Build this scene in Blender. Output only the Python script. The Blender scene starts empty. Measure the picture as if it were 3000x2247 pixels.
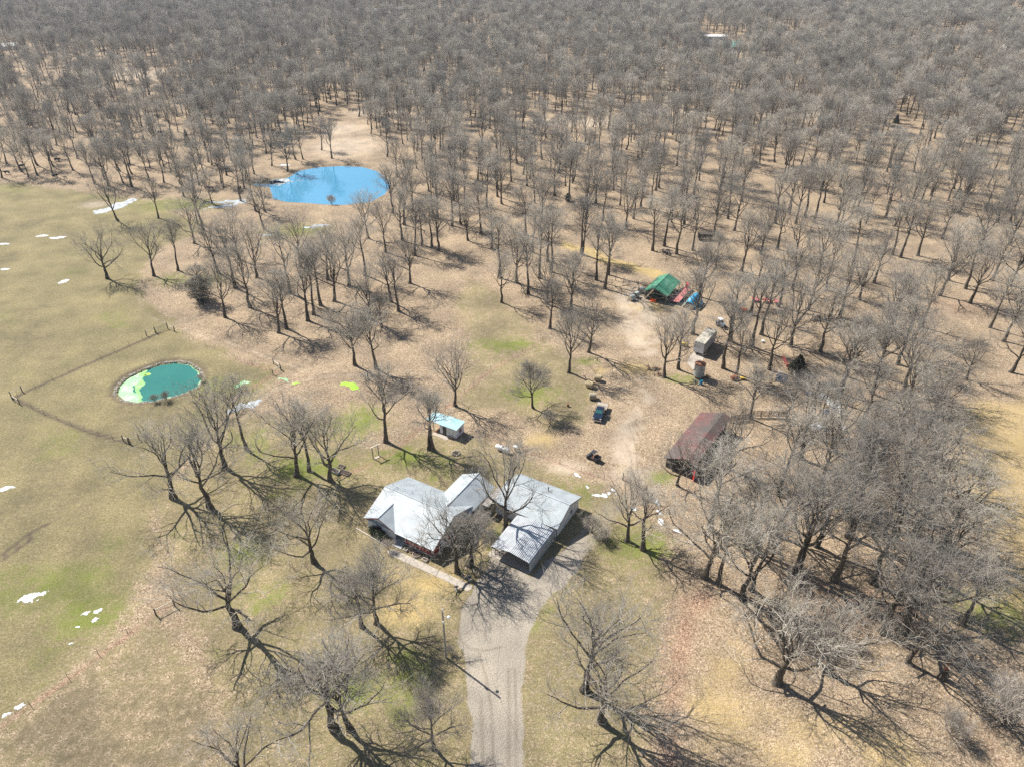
import bpy, bmesh, math, random
import numpy as np
from mathutils import Vector, Matrix

scene = bpy.context.scene
R = math.radians
PI = math.pi

# ------------------------------------------------------------------ camera, sky, sun, exposure
EYE = 88.0                      # drone height over the ground in metres
PITCH = R(33.0)                 # looking down by this much
FOC = 2080.0                    # focal length in pixels of a 3000 pixel wide picture
cam_d = bpy.data.cameras.new('camera'); cam = bpy.data.objects.new('camera', cam_d)
scene.collection.objects.link(cam)
cam.location = (0, 0, EYE); cam.rotation_euler = (R(90) - PITCH, 0, 0)
cam_d.sensor_fit = 'HORIZONTAL'; cam_d.sensor_width = 36.0; cam_d.lens = 36.0 * FOC / 3000.0
cam_d.clip_start = 0.5; cam_d.clip_end = 9000
scene.camera = cam

SUN_AZ = math.atan2(-0.777, 0.629)   # clockwise from +Y: the sun stands behind the wood on the far left
SUN_EL = R(46.0)
world = bpy.data.worlds.new('World'); scene.world = world; world.use_nodes = True
wn = world.node_tree.nodes; wl = world.node_tree.links
sky = wn.new('ShaderNodeTexSky'); sky.sky_type = 'NISHITA'; sky.sun_disc = False
sky.sun_elevation = SUN_EL; sky.sun_rotation = SUN_AZ
sky.air_density = 1.0; sky.dust_density = 0.6; sky.ozone_density = 1.0
wn['Background'].inputs[1].default_value = 0.07
wl.new(sky.outputs[0], wn['Background'].inputs[0])
sd = bpy.data.lights.new('sun', 'SUN'); sun = bpy.data.objects.new('sun', sd); scene.collection.objects.link(sun)
sd.energy = 5.0; sd.angle = R(0.53); sd.color = (1.0, 0.955, 0.88)
sun_dir = Vector((math.sin(SUN_AZ) * math.cos(SUN_EL), math.cos(SUN_AZ) * math.cos(SUN_EL), math.sin(SUN_EL)))
sun.rotation_euler = sun_dir.to_track_quat('Z', 'Y').to_euler()
sun.location = sun_dir * 200
vs = scene.view_settings
vs.view_transform = 'Standard'; vs.look = 'None'; vs.gamma = 1.0; vs.use_curve_mapping = False
vs.exposure = 0.78
scene.cycles.use_denoising = False
scene.cycles.max_bounces = 6; scene.cycles.diffuse_bounces = 2; scene.cycles.glossy_bounces = 3
scene.cycles.transparent_max_bounces = 4; scene.cycles.volume_bounces = 0
scene.cycles.caustics_reflective = False; scene.cycles.caustics_refractive = False

# ------------------------------------------------------------------ helpers
C = scene.collection
_cp, _sp = math.cos(PITCH), math.sin(PITCH)
def g(px, py, z=0.0):
    """survey: a sight line of the 3000x2247 photograph met with the level z gives metres east, north"""
    u = (px - 1500.0) / FOC; v = (py - 1123.5) / FOC
    dy = _cp - v * _sp; dz = -_sp - v * _cp
    t = (z - EYE) / dz
    return (u * t, dy * t)
def back(x, y, z=0.0):
    zz = z - EYE
    f = y * _cp - zz * _sp; d = -y * _sp - zz * _cp
    return (1500.0 + FOC * x / f, 1123.5 + FOC * d / f)

def fast_mesh(name, V, Q, smooth=False):
    """numpy verts (n,3) and quads (m,4) or tris (m,3)"""
    V = np.asarray(V, np.float32); Q = np.asarray(Q, np.int32)
    me = bpy.data.meshes.new(name)
    me.vertices.add(len(V)); me.vertices.foreach_set('co', V.ravel())
    k = Q.shape[1]
    me.loops.add(Q.size); me.loops.foreach_set('vertex_index', Q.ravel())
    me.polygons.add(len(Q))
    me.polygons.foreach_set('loop_start', np.arange(0, Q.size, k, dtype=np.int32))
    if smooth: me.polygons.foreach_set('use_smooth', np.ones(len(Q), bool))
    me.update(calc_edges=True); me.validate()
    return me

class G:
    """a collection of simple solids that becomes one mesh"""
    def __init__(s): s.v = []; s.f = []
    def add(s, V, F):
        o = len(s.v); s.v += [tuple(p) for p in V]; s.f += [tuple(i + o for i in q) for q in F]; return s
    def bx(s, x0, x1, y0, y1, z0, z1):
        V = [(x0,y0,z0),(x1,y0,z0),(x1,y1,z0),(x0,y1,z0),(x0,y0,z1),(x1,y0,z1),(x1,y1,z1),(x0,y1,z1)]
        return s.add(V, [(3,2,1,0),(4,5,6,7),(0,1,5,4),(1,2,6,5),(2,3,7,6),(3,0,4,7)])
    def box(s, c, d, rz=0.0, ry=0.0, rx=0.0):
        M = Matrix.Rotation(rz,3,'Z') @ Matrix.Rotation(ry,3,'Y') @ Matrix.Rotation(rx,3,'X')
        c = Vector(c); V = []
        for z in (-.5,.5):
            for x, y in ((-.5,-.5),(.5,-.5),(.5,.5),(-.5,.5)):
                V.append(c + M @ Vector((x*d[0], y*d[1], z*d[2])))
        return s.add(V, [(3,2,1,0),(4,5,6,7),(0,1,5,4),(1,2,6,5),(2,3,7,6),(3,0,4,7)])
    def bar(s, a, b, w, h=None):
        """a squared bar from a to b"""
        a = Vector(a); b = Vector(b); d = b - a
        h = h or w
        q = d.to_track_quat('X', 'Z'); V = []
        for p in (a, b):
            for y, z in ((-.5,-.5),(.5,-.5),(.5,.5),(-.5,.5)):
                V.append(p + q @ Vector((0, y*w, z*h)))
        return s.add(V, [(0,1,2,3),(7,6,5,4),(0,4,5,1),(1,5,6,2),(2,6,7,3),(3,7,4,0)])
    def slab(s, a, b, c, d, t):
        """four corners of the top face, thickness t downwards"""
        P = [Vector(p) for p in (a,b,c,d)]
        n = (P[1]-P[0]).cross(P[3]-P[0]).normalized()
        if n.z < 0: n = -n
        V = P + [p - n*t for p in P]
        return s.add(V, [(0,1,2,3),(7,6,5,4),(0,4,5,1),(1,5,6,2),(2,6,7,3),(3,7,4,0)])
    def ribbed(s, a, b, c, d, t, n, w=.07, h=.035):
        """slab a-b along the eave, d-c along the ridge, with n raised ribs running up the slope"""
        s.slab(a, b, c, d, t)
        A, B, Cc, D = [Vector(p) for p in (a,b,c,d)]
        nn = (B-A).cross(D-A).normalized()
        if nn.z < 0: nn = -nn
        e = (B-A).normalized() * w * .5
        for i in range(n):
            k = (i + .5) / n
            p = A.lerp(B, k); q = D.lerp(Cc, k)
            V = [p-e+nn*.002, p+e+nn*.002, q+e+nn*.002, q-e+nn*.002, p-e*.45+nn*h, p+e*.45+nn*h, q+e*.45+nn*h, q-e*.45+nn*h]
            s.add(V, [(4,5,6,7),(0,1,5,4),(1,2,6,5),(2,3,7,6),(3,0,4,7)])
        return s
    def cyl(s, a, b, r0, r1=None, n=12, caps=True):
        a = Vector(a); b = Vector(b); r1 = r0 if r1 is None else r1
        q = (b-a).to_track_quat('Z', 'Y'); V = []
        for p, r in ((a,r0),(b,r1)):
            for i in range(n):
                t = 2*PI*i/n; V.append(p + q @ Vector((math.cos(t)*r, math.sin(t)*r, 0)))
        F = [(i, (i+1)%n, n+(i+1)%n, n+i) for i in range(n)]
        if caps: F += [tuple(range(n-1,-1,-1)), tuple(range(n,2*n))]
        return s.add(V, F)
    def tube(s, P, r, n=6):
        P = [Vector(p) for p in P]
        rr = r if isinstance(r, (list,tuple)) else [r]*len(P)
        V = []
        for i, p in enumerate(P):
            d = P[min(i+1,len(P)-1)] - P[max(i-1,0)]
            q = d.to_track_quat('Z','Y')
            for k in range(n):
                t = 2*PI*k/n; V.append(p + q @ Vector((math.cos(t)*rr[i], math.sin(t)*rr[i], 0)))
        F = []
        for i in range(len(P)-1):
            for k in range(n):
                F.append((i*n+k, i*n+(k+1)%n, (i+1)*n+(k+1)%n, (i+1)*n+k))
        F += [tuple(range(n-1,-1,-1)), tuple(range((len(P)-1)*n, len(P)*n))]
        return s.add(V, F)
    def lathe(s, prof, c=(0,0,0), n=16, axis='Z'):
        V = []
        for r, z in prof:
            for k in range(n):
                t = 2*PI*k/n
                p = (math.cos(t)*r, math.sin(t)*r, z)
                if axis == 'X': p = (z, p[0], p[1])
                if axis == 'Y': p = (p[0], z, p[1])
                V.append((p[0]+c[0], p[1]+c[1], p[2]+c[2]))
        F = []
        for i in range(len(prof)-1):
            for k in range(n):
                F.append((i*n+k, i*n+(k+1)%n, (i+1)*n+(k+1)%n, (i+1)*n+k))
        F += [tuple(range(n-1,-1,-1)), tuple(range((len(prof)-1)*n, len(prof)*n))]
        return s.add(V, F)
    def side(s, poly, y0, y1, taper=None):
        """a side outline in x,z pulled from y0 to y1; taper(z) scales the half width"""
        n = len(poly); V = []; cy = (y0+y1)/2; hw = (y1-y0)/2
        for sg in (-1,1):
            for x, z in poly:
                V.append((x, cy + sg*hw*(taper(z) if taper else 1.0), z))
        F = [tuple(range(n-1,-1,-1)), tuple(range(n,2*n))] + [(i,(i+1)%n,n+(i+1)%n,n+i) for i in range(n)]
        return s.add(V, F)
    def mesh(s, name):
        me = bpy.data.meshes.new(name); me.from_pydata(s.v, [], s.f)
        bm = bmesh.new(); bm.from_mesh(me); bmesh.ops.recalc_face_normals(bm, faces=bm.faces); bm.to_mesh(me); bm.free()
        return me
    def obj(s, name, m, parent=None, smooth=None, bevel=0.0):
        me = s.mesh(name); me.materials.append(m)
        o = bpy.data.objects.new(name, me); C.objects.link(o); o.parent = parent
        if smooth is not None:
            me.shade_smooth(); me.set_sharp_from_angle(angle=R(smooth))
        if bevel:
            b = o.modifiers.new('bevel','BEVEL'); b.width = bevel; b.segments = 2; b.limit_method = 'ANGLE'
        return o

def tag(o, label, cat, group=None, kind=None):
    o['label'] = label; o['category'] = cat
    if group: o['group'] = group
    if kind: o['kind'] = kind
    return o
def thing(name, label, cat, loc=(0,0,0), rz=0.0, group=None):
    o = bpy.data.objects.new(name, None); C.objects.link(o); o.empty_display_size = .3
    o.location = (loc[0], loc[1], loc[2] if len(loc) > 2 else 0.0); o.rotation_euler = (0,0,rz)
    return tag(o, label, cat, group)
def at(o, xy, z=0.0, rz=0.0):
    o.location = (xy[0], xy[1], z); o.rotation_euler = (0,0,rz); return o
def dup(root, loc, rz, label, scale=None, group=None):
    r = root.copy(); C.objects.link(r); r.location = loc; r.rotation_euler = (0,0,rz); r['label'] = label
    if scale: r.scale = scale
    if group: r['group'] = group
    for ch in list(root.children):
        c = ch.copy(); C.objects.link(c); c.parent = r
        for gch in ch.children:
            d = gch.copy(); C.objects.link(d); d.parent = c
    return r

# ------------------------------------------------------------------ materials
def nodes_of(m): return m.node_tree.nodes, m.node_tree.links
def mat(name, col, rough=.7, var=.18, scale=3.0, metal=0.0, stain=None, stain_scale=.8, stain_lo=.55, stain_hi=.7, bump=0.0, bump_scale=20.0, spec=.4, stretch=(1,1,1)):
    m = bpy.data.materials.new(name); m.use_nodes = True; N, L = nodes_of(m)
    b = N['Principled BSDF']; b.inputs['Roughness'].default_value = rough; b.inputs['Metallic'].default_value = metal
    b.inputs['Specular IOR Level'].default_value = spec
    tc = N.new('ShaderNodeTexCoord'); mp = N.new('ShaderNodeMapping'); mp.inputs['Scale'].default_value = stretch
    L.new(tc.outputs['Object'], mp.inputs[0])
    n = N.new('ShaderNodeTexNoise'); n.inputs['Scale'].default_value = scale; n.inputs['Detail'].default_value = 6
    L.new(mp.outputs[0], n.inputs['Vector'])
    r = N.new('ShaderNodeValToRGB'); L.new(n.outputs[0], r.inputs[0])
    r.color_ramp.elements[0].position = .3; r.color_ramp.elements[1].position = .7
    r.color_ramp.elements[0].color = (*[c*(1-var) for c in col], 1); r.color_ramp.elements[1].color = (*[min(c*(1+var),.95) for c in col], 1)
    out = r.outputs[0]
    if stain:
        n2 = N.new('ShaderNodeTexNoise'); n2.inputs['Scale'].default_value = stain_scale; n2.inputs['Detail'].default_value = 8; n2.inputs['Roughness'].default_value = .65
        L.new(mp.outputs[0], n2.inputs['Vector'])
        r2 = N.new('ShaderNodeValToRGB'); L.new(n2.outputs[0], r2.inputs[0])
        r2.color_ramp.elements[0].position = stain_lo; r2.color_ramp.elements[1].position = stain_hi
        mx = N.new('ShaderNodeMix'); mx.data_type = 'RGBA'; L.new(r2.outputs[0], mx.inputs[0]); L.new(out, mx.inputs[6]); mx.inputs[7].default_value = (*stain,1)
        out = mx.outputs[2]
    L.new(out, b.inputs['Base Color'])
    if bump:
        n3 = N.new('ShaderNodeTexNoise'); n3.inputs['Scale'].default_value = bump_scale; n3.inputs['Detail'].default_value = 4
        L.new(mp.outputs[0], n3.inputs['Vector'])
        bp = N.new('ShaderNodeBump'); bp.inputs['Strength'].default_value = bump; bp.inputs['Distance'].default_value = .05
        L.new(n3.outputs[0], bp.inputs['Height']); L.new(bp.outputs[0], b.inputs['Normal'])
    return m

M = {}
M['roof_white'] = mat('white painted roof metal', (.40,.44,.46), .42, .14, .6, stain=(.42,.38,.32), stain_scale=.35, stain_lo=.60, stain_hi=.85, stretch=(1,1,1))
M['wall_white'] = mat('white siding', (.68,.70,.73), .6, .06, 1.2, stain=(.55,.53,.48), stain_scale=.7, stain_lo=.6, stain_hi=.8)
M['trim_red'] = mat('barn red paint', (.34,.025,.03), .5, .18, 2)
M['carport'] = mat('galvanised sheet', (.46,.48,.50), .4, .14, 1.0, metal=.2, stain=(.36,.35,.33), stain_scale=.8, stain_lo=.55, stain_hi=.75)
M['galv'] = mat('weathered zinc', (.42,.44,.46), .45, .18, 2, metal=.3, stain=(.25,.2,.16), stain_scale=1.2)
M['concrete'] = mat('concrete', (.42,.37,.31), .85, .10, 1.5, stain=(.36,.31,.26), stain_scale=.6, bump=.2)
M['slab'] = mat('porch concrete', (.36,.37,.38), .8, .12, 2)
M['glass'] = mat('window glass', (.03,.04,.05), .08, .1, spec=.7)
M['dark'] = mat('dark opening', (.02,.019,.018), .9, .2)
M['wood'] = mat('weathered wood', (.30,.25,.20), .85, .25, 4, stretch=(1,1,.3), bump=.3)
M['wood_pale'] = mat('pale peeled timber', (.62,.56,.47), .8, .15, 4)
M['wood_dark'] = mat('dark old boards', (.075,.06,.05), .9, .3, 3, bump=.3)
M['post'] = mat('dark fence post', (.10,.085,.075), .85, .25, 5)
M['wire'] = mat('fence wire', (.2,.19,.18), .5, .1)
M['rubber'] = mat('tyre rubber', (.022,.022,.024), .85, .2, 6)
M['steel_dark'] = mat('dark steel', (.06,.06,.065), .45, .2, 3, metal=.4)
M['chrome'] = mat('bright metal', (.6,.6,.62), .25, .1, metal=.8)
M['navy'] = mat('dark navy paint', (.012,.022,.045), .22, .15, 1.5, spec=.6)
M['windshield'] = mat('tinted windscreen', (.05,.16,.16), .06, .1, spec=.8)
M['lamp'] = mat('headlamp lens', (.7,.72,.75), .15, .05)
M['deck'] = mat('worn plank deck', (.40,.35,.28), .85, .2, 3, stretch=(1,4,1), bump=.3)
M['shed_roof'] = mat('pale blue roof sheet', (.36,.60,.66), .45, .14, .9, stain=(.62,.72,.74), stain_scale=.7, stain_lo=.45, stain_hi=.65)
M['tank'] = mat('white tank paint', (.78,.78,.77), .35, .05, stain=(.55,.5,.45), stain_scale=.9, stain_lo=.62, stain_hi=.8)
M['green_roof'] = mat('green roof sheet', (.075,.27,.165), .5, .2, .8, stain=(.26,.42,.32), stain_scale=.45, stain_lo=.50, stain_hi=.7)
M['tractor_green'] = mat('tractor green', (.02,.10,.03), .4, .2)
M['orange'] = mat('orange paint', (.75,.14,.03), .5, .15)
M['pink_deck'] = mat('faded red steel deck', (.50,.17,.16), .6, .18, 1.5, stain=(.30,.12,.10), stain_scale=1.0)
M['red_paint'] = mat('red implement paint', (.58,.05,.06), .5, .2, 3)
M['blue_tarp'] = mat('blue tarpaulin', (.04,.36,.62), .38, .15, 1.2, bump=.5, bump_scale=3)
M['blue_barrel'] = mat('blue plastic', (.02,.24,.42), .4, .1)
M['blue_grey'] = mat('blue grey steel', (.13,.20,.32), .55, .22, 3, stain=(.3,.3,.3), stain_scale=2)
M['box_grey'] = mat('grey trailer skin', (.40,.42,.42), .5, .14, 1.2, stain=(.22,.2,.17), stain_scale=.8)
M['box_front'] = mat('pale trailer doors', (.58,.62,.66), .5, .12, 1.4, stain=(.35,.35,.35), stain_scale=1.0)
M['box_top'] = mat('blotched trailer roof', (.42,.39,.32), .7, .2, 1.0, stain=(.12,.11,.10), stain_scale=.55, stain_lo=.5, stain_hi=.62)
M['rust'] = mat('rusty steel', (.30,.13,.07), .85, .35, 3, stain=(.14,.06,.035), stain_scale=1.5, bump=.4)
M['yellow'] = mat('yellow paint', (.68,.46,.06), .5, .2, 3)
M['hay'] = mat('round bale straw', (.46,.37,.22), .95, .25, 5, stretch=(1,1,1), bump=.8, bump_scale=14)
M['hay_old'] = mat('old grey bale straw', (.35,.30,.22), .95, .25, 5, bump=.8, bump_scale=14)
M['wrap'] = mat('net wrapped grey bale', (.40,.43,.40), .75, .14, 2.5, bump=.4, bump_scale=10)
M['barn_roof'] = mat('faded red barn roof', (.17,.078,.072), .75, .25, .9, stain=(.10,.082,.075), stain_scale=.3, stain_lo=.38, stain_hi=.58)
M['barn_wall'] = mat('black weathered barn boards', (.06,.053,.048), .9, .35, 2, stretch=(3,3,.4), bump=.3)
M['panel_white'] = mat('white sheeted panel', (.70,.73,.75), .5, .12, 2, stain=(.45,.46,.46), stain_scale=1.5)
M['cow'] = mat('black cow hide', (.014,.013,.013), .65, .3, 4)
M['stone'] = mat('bank stone', (.36,.32,.27), .9, .35, 1.2, bump=.4)
M['white_plastic'] = mat('white plastic', (.78,.8,.8), .4, .05)
M['terracotta'] = mat('clay and weathered planter', (.38,.28,.22), .85, .2, 4)
M['pot_white'] = mat('whitewashed concrete urn', (.56,.52,.46), .85, .15, 4)
M['soil'] = mat('dark soil', (.07,.05,.04), .95, .3, 6)
M['pole'] = mat('grey weathered pole', (.36,.33,.29), .9, .15, 3, stretch=(4,4,.5))
M['shingle'] = mat('grey brown shingles', (.26,.24,.22), .9, .2, 3, bump=.4)
M['purple'] = mat('dark blue plastic', (.03,.03,.14), .5, .2)
M['evergreen'] = mat('dark evergreen needles', (.045,.050,.026), .85, .4, 2.0)
M['shrub'] = mat('bronze green shrub leaves', (.05,.065,.028), .85, .4, 2.0)
M['far_white'] = mat('pale house siding', (.66,.66,.64), .6, .05)
M['far_roof'] = mat('grey shingle roof', (.22,.24,.27), .8, .1)
M['mint_roof'] = mat('mint green metal roof', (.30,.66,.52), .5, .08)
M['log'] = mat('grey cut timber', (.24,.21,.18), .9, .3, 3, bump=.4)
M['snag'] = mat('torn red heartwood', (.36,.14,.08), .9, .3, 4, stretch=(3,3,.5), bump=.5)

# ------------------------------------------------------------------ the lie of the land
def vnoise(x, y, s, seed=0):
    """value noise on a lattice of s metres, 0..1"""
    X = np.asarray(x)/s + 37.1*seed; Y = np.asarray(y)/s - 11.7*seed
    i = np.floor(X); j = np.floor(Y); fx = X-i; fy = Y-j
    fx = fx*fx*(3-2*fx); fy = fy*fy*(3-2*fy)
    def h(a, b):
        t = np.sin(a*127.1 + b*311.7 + seed*74.7)*43758.5453
        return t - np.floor(t)
    return (h(i,j)*(1-fx)+h(i+1,j)*fx)*(1-fy) + (h(i,j+1)*(1-fx)+h(i+1,j+1)*fx)*fy
def fbm(x, y, s, seed=0):
    return .5*vnoise(x,y,s,seed)+.3*vnoise(x,y,s*.45,seed+3)+.2*vnoise(x,y,s*.2,seed+7)
def sstep(a, b, t):
    t = np.clip((t-a)/(b-a), 0, 1); return t*t*(3-2*t)
def survey(pts): return np.array([g(a,b) for a,b in pts])
def sdist(x, y, P, closed=True):
    """signed distance, positive inside the polygon P (metres)"""
    d = np.full(np.shape(x), 1e9); ins = np.zeros(np.shape(x), bool)
    n = len(P)
    for k in range(n if closed else n-1):
        ax, ay = P[k]; bx_, by_ = P[(k+1)%n]
        ex, ey = bx_-ax, by_-ay; L2 = ex*ex+ey*ey+1e-9
        t = np.clip(((x-ax)*ex+(y-ay)*ey)/L2, 0, 1)
        d = np.minimum(d, np.hypot(x-ax-t*ex, y-ay-t*ey))
        if closed:
            c = ((ay > y) != (by_ > y)) & (x < ex*(y-ay)/(ey if abs(ey) > 1e-9 else 1e-9)+ax)
            ins ^= c
    return np.where(ins, d, -d) if closed else d
BLUE_POND = [(790,547),(738,541),(748,531),(800,526),(846,519),(872,500),(930,489),(1000,485),(1060,488),(1105,500),(1135,522),(1145,543),(1128,566),(1085,590),(1010,598),(950,597),(890,592),(838,590),(800,580)]
GREEN_POND = [(344,1152),(350,1128),(375,1105),(420,1083),(470,1066),(515,1060),(555,1066),(580,1085),(590,1108),(575,1132),(540,1148),(500,1160),(450,1172),(400,1175),(365,1170)]
PB = survey(BLUE_POND); PG = survey(GREEN_POND)
DRIVE = survey([(1378,2300),(1375,2247),(1380,2100),(1366,1990),(1350,1930),(1338,1880),(1340,1830),(1352,1780),(1372,1740),(1392,1700),(1425,1660),(1440,1622),(1500,1655),(1560,1690),(1600,1650),(1650,1600),(1700,1550),(1745,1500),(1775,1465),(1800,1450),(1860,1440),(1875,1465),(1838,1490),(1800,1535),(1770,1575),(1730,1630),(1700,1672),(1668,1710),(1630,1745),(1595,1790),(1565,1840),(1545,1900),(1532,2000),(1527,2100),(1530,2247),(1532,2300)])
FIELD = survey([(-900,470),(0,535),(250,558),(390,590),(520,625),(610,650),(560,700),(470,730),(420,800),(430,880),(520,960),(690,1050),(830,1085),(760,1160),(640,1215),(430,1500),(420,1640),(300,1860),(60,2060),(-200,2300),(-1500,2300),(-2500,900)])
LOWFIELD = survey([(-200,2290),(60,2070),(460,1800),(540,1900),(640,2100),(650,2300),(640,2600),(-300,2600)])
LAWN = survey([(640,1230),(900,1180),(1150,1300),(1250,1260),(1420,1290),(1700,1390),(1760,1420),(1840,1450),(1960,1560),(1960,1750),(1940,1960),(1900,2300),(640,2300),(560,1700),(440,1500)])
MEADOW = survey([(1380,820),(1470,860),(1580,960),(1560,1010),(1440,1090),(1350,1160),(1300,1150),(1400,1010),(1330,900)])
MEADOW2 = survey([(1330,1170),(1430,1090),(1600,990),(1700,1050),(1760,1130),(1720,1250),(1600,1260),(1500,1230)])
YARD = survey([(1790,860),(1850,800),(1930,900),(1960,960),(1930,1010),(1960,1060),(1900,1110),(1960,1200),(1930,1260),(1900,1330),(1880,1420),(1840,1420),(1800,1380),(1790,1290),(1830,1220),(1800,1150),(1760,1110),(1820,1060),(1820,980)])
HAYLINE = survey([(1640,700),(1760,735),(1870,775),(1960,800),(1985,815),(1940,822),(1850,800),(1740,765),(1640,725)])
LANE = survey([(2610,370),(2680,365),(2690,440),(2670,540),(2600,520),(2640,440)])
REDLIT = survey([(1980,1760),(2050,1720),(2080,1760),(2060,1850),(2010,1980),(1990,2120),(2010,2300),(1880,2300),(1930,2100),(1945,1960)])
STRAW_R = survey([(2080,1800),(2230,1760),(2280,2010),(2500,2080),(2760,2200),(2800,2300),(2020,2300),(2000,2120),(2030,1960)])
EDGE_R = survey([(2800,1180),(3000,1150),(3300,1200),(3300,2000),(3000,1880),(2880,1760),(2850,1560),(2800,1400)])
WOODS_R = survey([(2000,1620),(2300,1480),(2800,1380),(2900,1760),(3100,1950),(3100,2300),(2800,2300),(2500,2080),(2300,1960),(2250,1760),(2080,1760)])
def blob(x, y, px, py, rx, ry, ang=-30.5):
    cx, cy = g(px, py); c, s_ = math.cos(R(ang)), math.sin(R(ang))
    u = ((x-cx)*c+(y-cy)*s_)/rx; v = (-(x-cx)*s_+(y-cy)*c)/ry
    return np.exp(-(u*u+v*v))
def linem(x, y, pts, w):
    d = sdist(x, y, survey(pts), closed=False)
    return np.exp(-(d/w)**2)
LITTER_LINES = [([(0,2130),(200,1990),(460,1795),(560,1735)],.8),([(1333,1175),(1437,1085),(1590,1000)],.7),([(1423,1278),(1485,1302),(1580,1335),(1703,1381),(1745,1398),(1830,1408)],.75),
    ([(1000,1396),(1140,1333),(1235,1250),(1333,1175)],1.1),([(1965,1780),(1945,1900),(1938,2000)],.6),([(1890,1445),(1990,1447),(2040,1440)],.6),([(690,1055),(760,1075),(815,1090),(740,1135),(680,1170)],.8)]
DARK_LINES = [([(38,1165),(250,1070),(470,975)],.7),([(38,1165),(130,1212),(250,1262),(380,1298)],.7),([(0,1630),(90,1560),(150,1530)],.6),([(10,1640),(100,1572)],.5)]
TRACKS = [([(480,940),(560,975),(680,1010),(780,1045),(900,1085),(1010,1100),(1120,1095)],1.3),([(400,860),(420,920),(480,945)],.9),([(700,1240),(790,1150),(880,1115),(980,1100),(1080,1100)],1.2)]
def land_zones(x, y):
    w1 = (fbm(x,y,7,1)-.5); w2 = fbm(x,y,22,5)-.5; w3 = fbm(x,y,3,9)-.5
    def area(P, soft=3.0, wob=4.0): return sstep(-soft, soft, sdist(x,y,P) + wob*(w1+w2*.8))
    Z = {}
    field = area(FIELD, 4, 6); low = area(LOWFIELD, 2, 1.5); lawn = area(LAWN, 4, 7)
    mead = np.maximum(area(MEADOW,4,6)*.55, area(MEADOW2,3,6)*.6)
    straw_r = area(STRAW_R,4,6); edge = area(EDGE_R,5,8); woods = area(WOODS_R,5,6)
    Z['grass'] = np.clip(np.maximum.reduce([field, low*.5, lawn*.62, mead]), 0, 1)
    green = sstep(.50,.78, fbm(x,y,13,11))*.60*np.maximum(field*.75, np.maximum(lawn, mead*1.1))
    for a in ((150,1720,13,7,0),(270,1790,9,6,0),(1060,1230,9,8,0),(720,1620,5,4,0),(1480,1010,12,5,0),(1260,1350,6,3,0),(1180,1340,9,4,0),(560,820,14,7,0),(1860,1600,8,5,0),(900,1370,12,6,0),(1040,2020,6,4,0),(2900,1780,10,6,0),(1930,1400,4,2.5,0),(1560,1150,9,6,0),(2000,1110,5,3,0),(1720,1060,4,3,0),(860,680,16,9,0),(520,600,26,10,0),(640,1130,12,5,0)):
        green = np.maximum(green, .75*blob(x,y,*a)*(.5+fbm(x,y,5,13)))
    Z['green'] = np.clip(green, 0, 1)*(1-.75*low)
    red = .85*area(REDLIT,4.0,5.0) + .55*woods*sstep(.45,.7,fbm(x,y,9,17)) + .25*edge
    for p, w in LITTER_LINES: red = np.maximum(red, linem(x,y,p,w)*(.65+.5*w3))
    for a in ((2640,1280,9,6,0),(2560,1150,9,6,0),(2800,900,18,10,0),(2600,560,12,30,0),(2250,1560,7,5,0)):
        red = np.maximum(red, .55*blob(x,y,*a))
    Z['red'] = np.clip(red, 0, 1)
    dsg = sdist(x,y,DRIVE)
    grav = sstep(-.75,.95, dsg + 1.9*w1 + 1.2*w3)
    Z['gravel'] = grav*(1-.55*sstep(0,1,(x-6)/10.)*sstep(74,82,y))
    straw = .85*area(HAYLINE,2,5) + .75*straw_r*(.6+.8*w1) + .6*edge + .35*low*(w1+.5)
    for a in ((1890,900,8,6,0),(1860,1080,6,4,0),(1760,1085,3,2,0),(1590,1290,5,4,0),(1190,1790,7,4,0),(1240,1700,8,4,0),(2960,1300,10,10,0)):
        straw = np.maximum(straw, .7*blob(x,y,*a)*(.6+.8*fbm(x,y,3,21)))
    Z['straw'] = np.clip(straw, 0, 1)
    yard = area(YARD,3,5)
    pale = .75*yard*sstep(.25,.6,fbm(x,y,8,23))
    for a in ((1860,960,6,9,0),(1868,1000,4,5,0),(1820,1330,3,6,0),(1850,1390,5,4,0),(280,600,8,5,0),(1660,1370,5,2.6,0),(1010,430,22,26,0),(1000,380,18,18,0),(1120,330,26,16,0),(1250,260,40,20,0),(330,215,50,22,0),(420,225,40,18,0),(880,145,38,20,0),(2120,150,60,25,0),(1700,360,40,14,0),(2370,340,40,14,0),(1960,330,30,12,0)):
        pale = np.maximum(pale, .8*blob(x,y,*a))
    for p, w in TRACKS: pale = np.maximum(pale, .42*linem(x,y,p,w)*(.6+.9*fbm(x,y,2.5,27)))
    Z['pale'] = np.clip(pale, 0, 1)
    mud = np.zeros_like(x)
    for p, w in DARK_LINES: mud = np.maximum(mud, .95*linem(x,y,p,w))
    mud = np.maximum(mud, .5*low*sstep(.42,.62,fbm(x,y,10,29)))
    mud = np.maximum(mud, .42*field*sstep(.46,.70,fbm(x,y,16,31)))
    for p, w in TRACKS: mud = np.maximum(mud, .45*linem(x,y,p,w*1.3)*sstep(.4,.6,fbm(x,y,2.0,33)))
    db = sdist(x,y,PB); dg_ = sdist(x,y,PG)
    mud = np.maximum(mud, .75*np.exp(-((dg_+1.2)/1.0)**2)); mud = np.maximum(mud, .6*np.exp(-((db+1.5)/1.4)**2))
    Z['mud'] = np.clip(mud, 0, 1)
    ruts = np.zeros_like(x)
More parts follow.
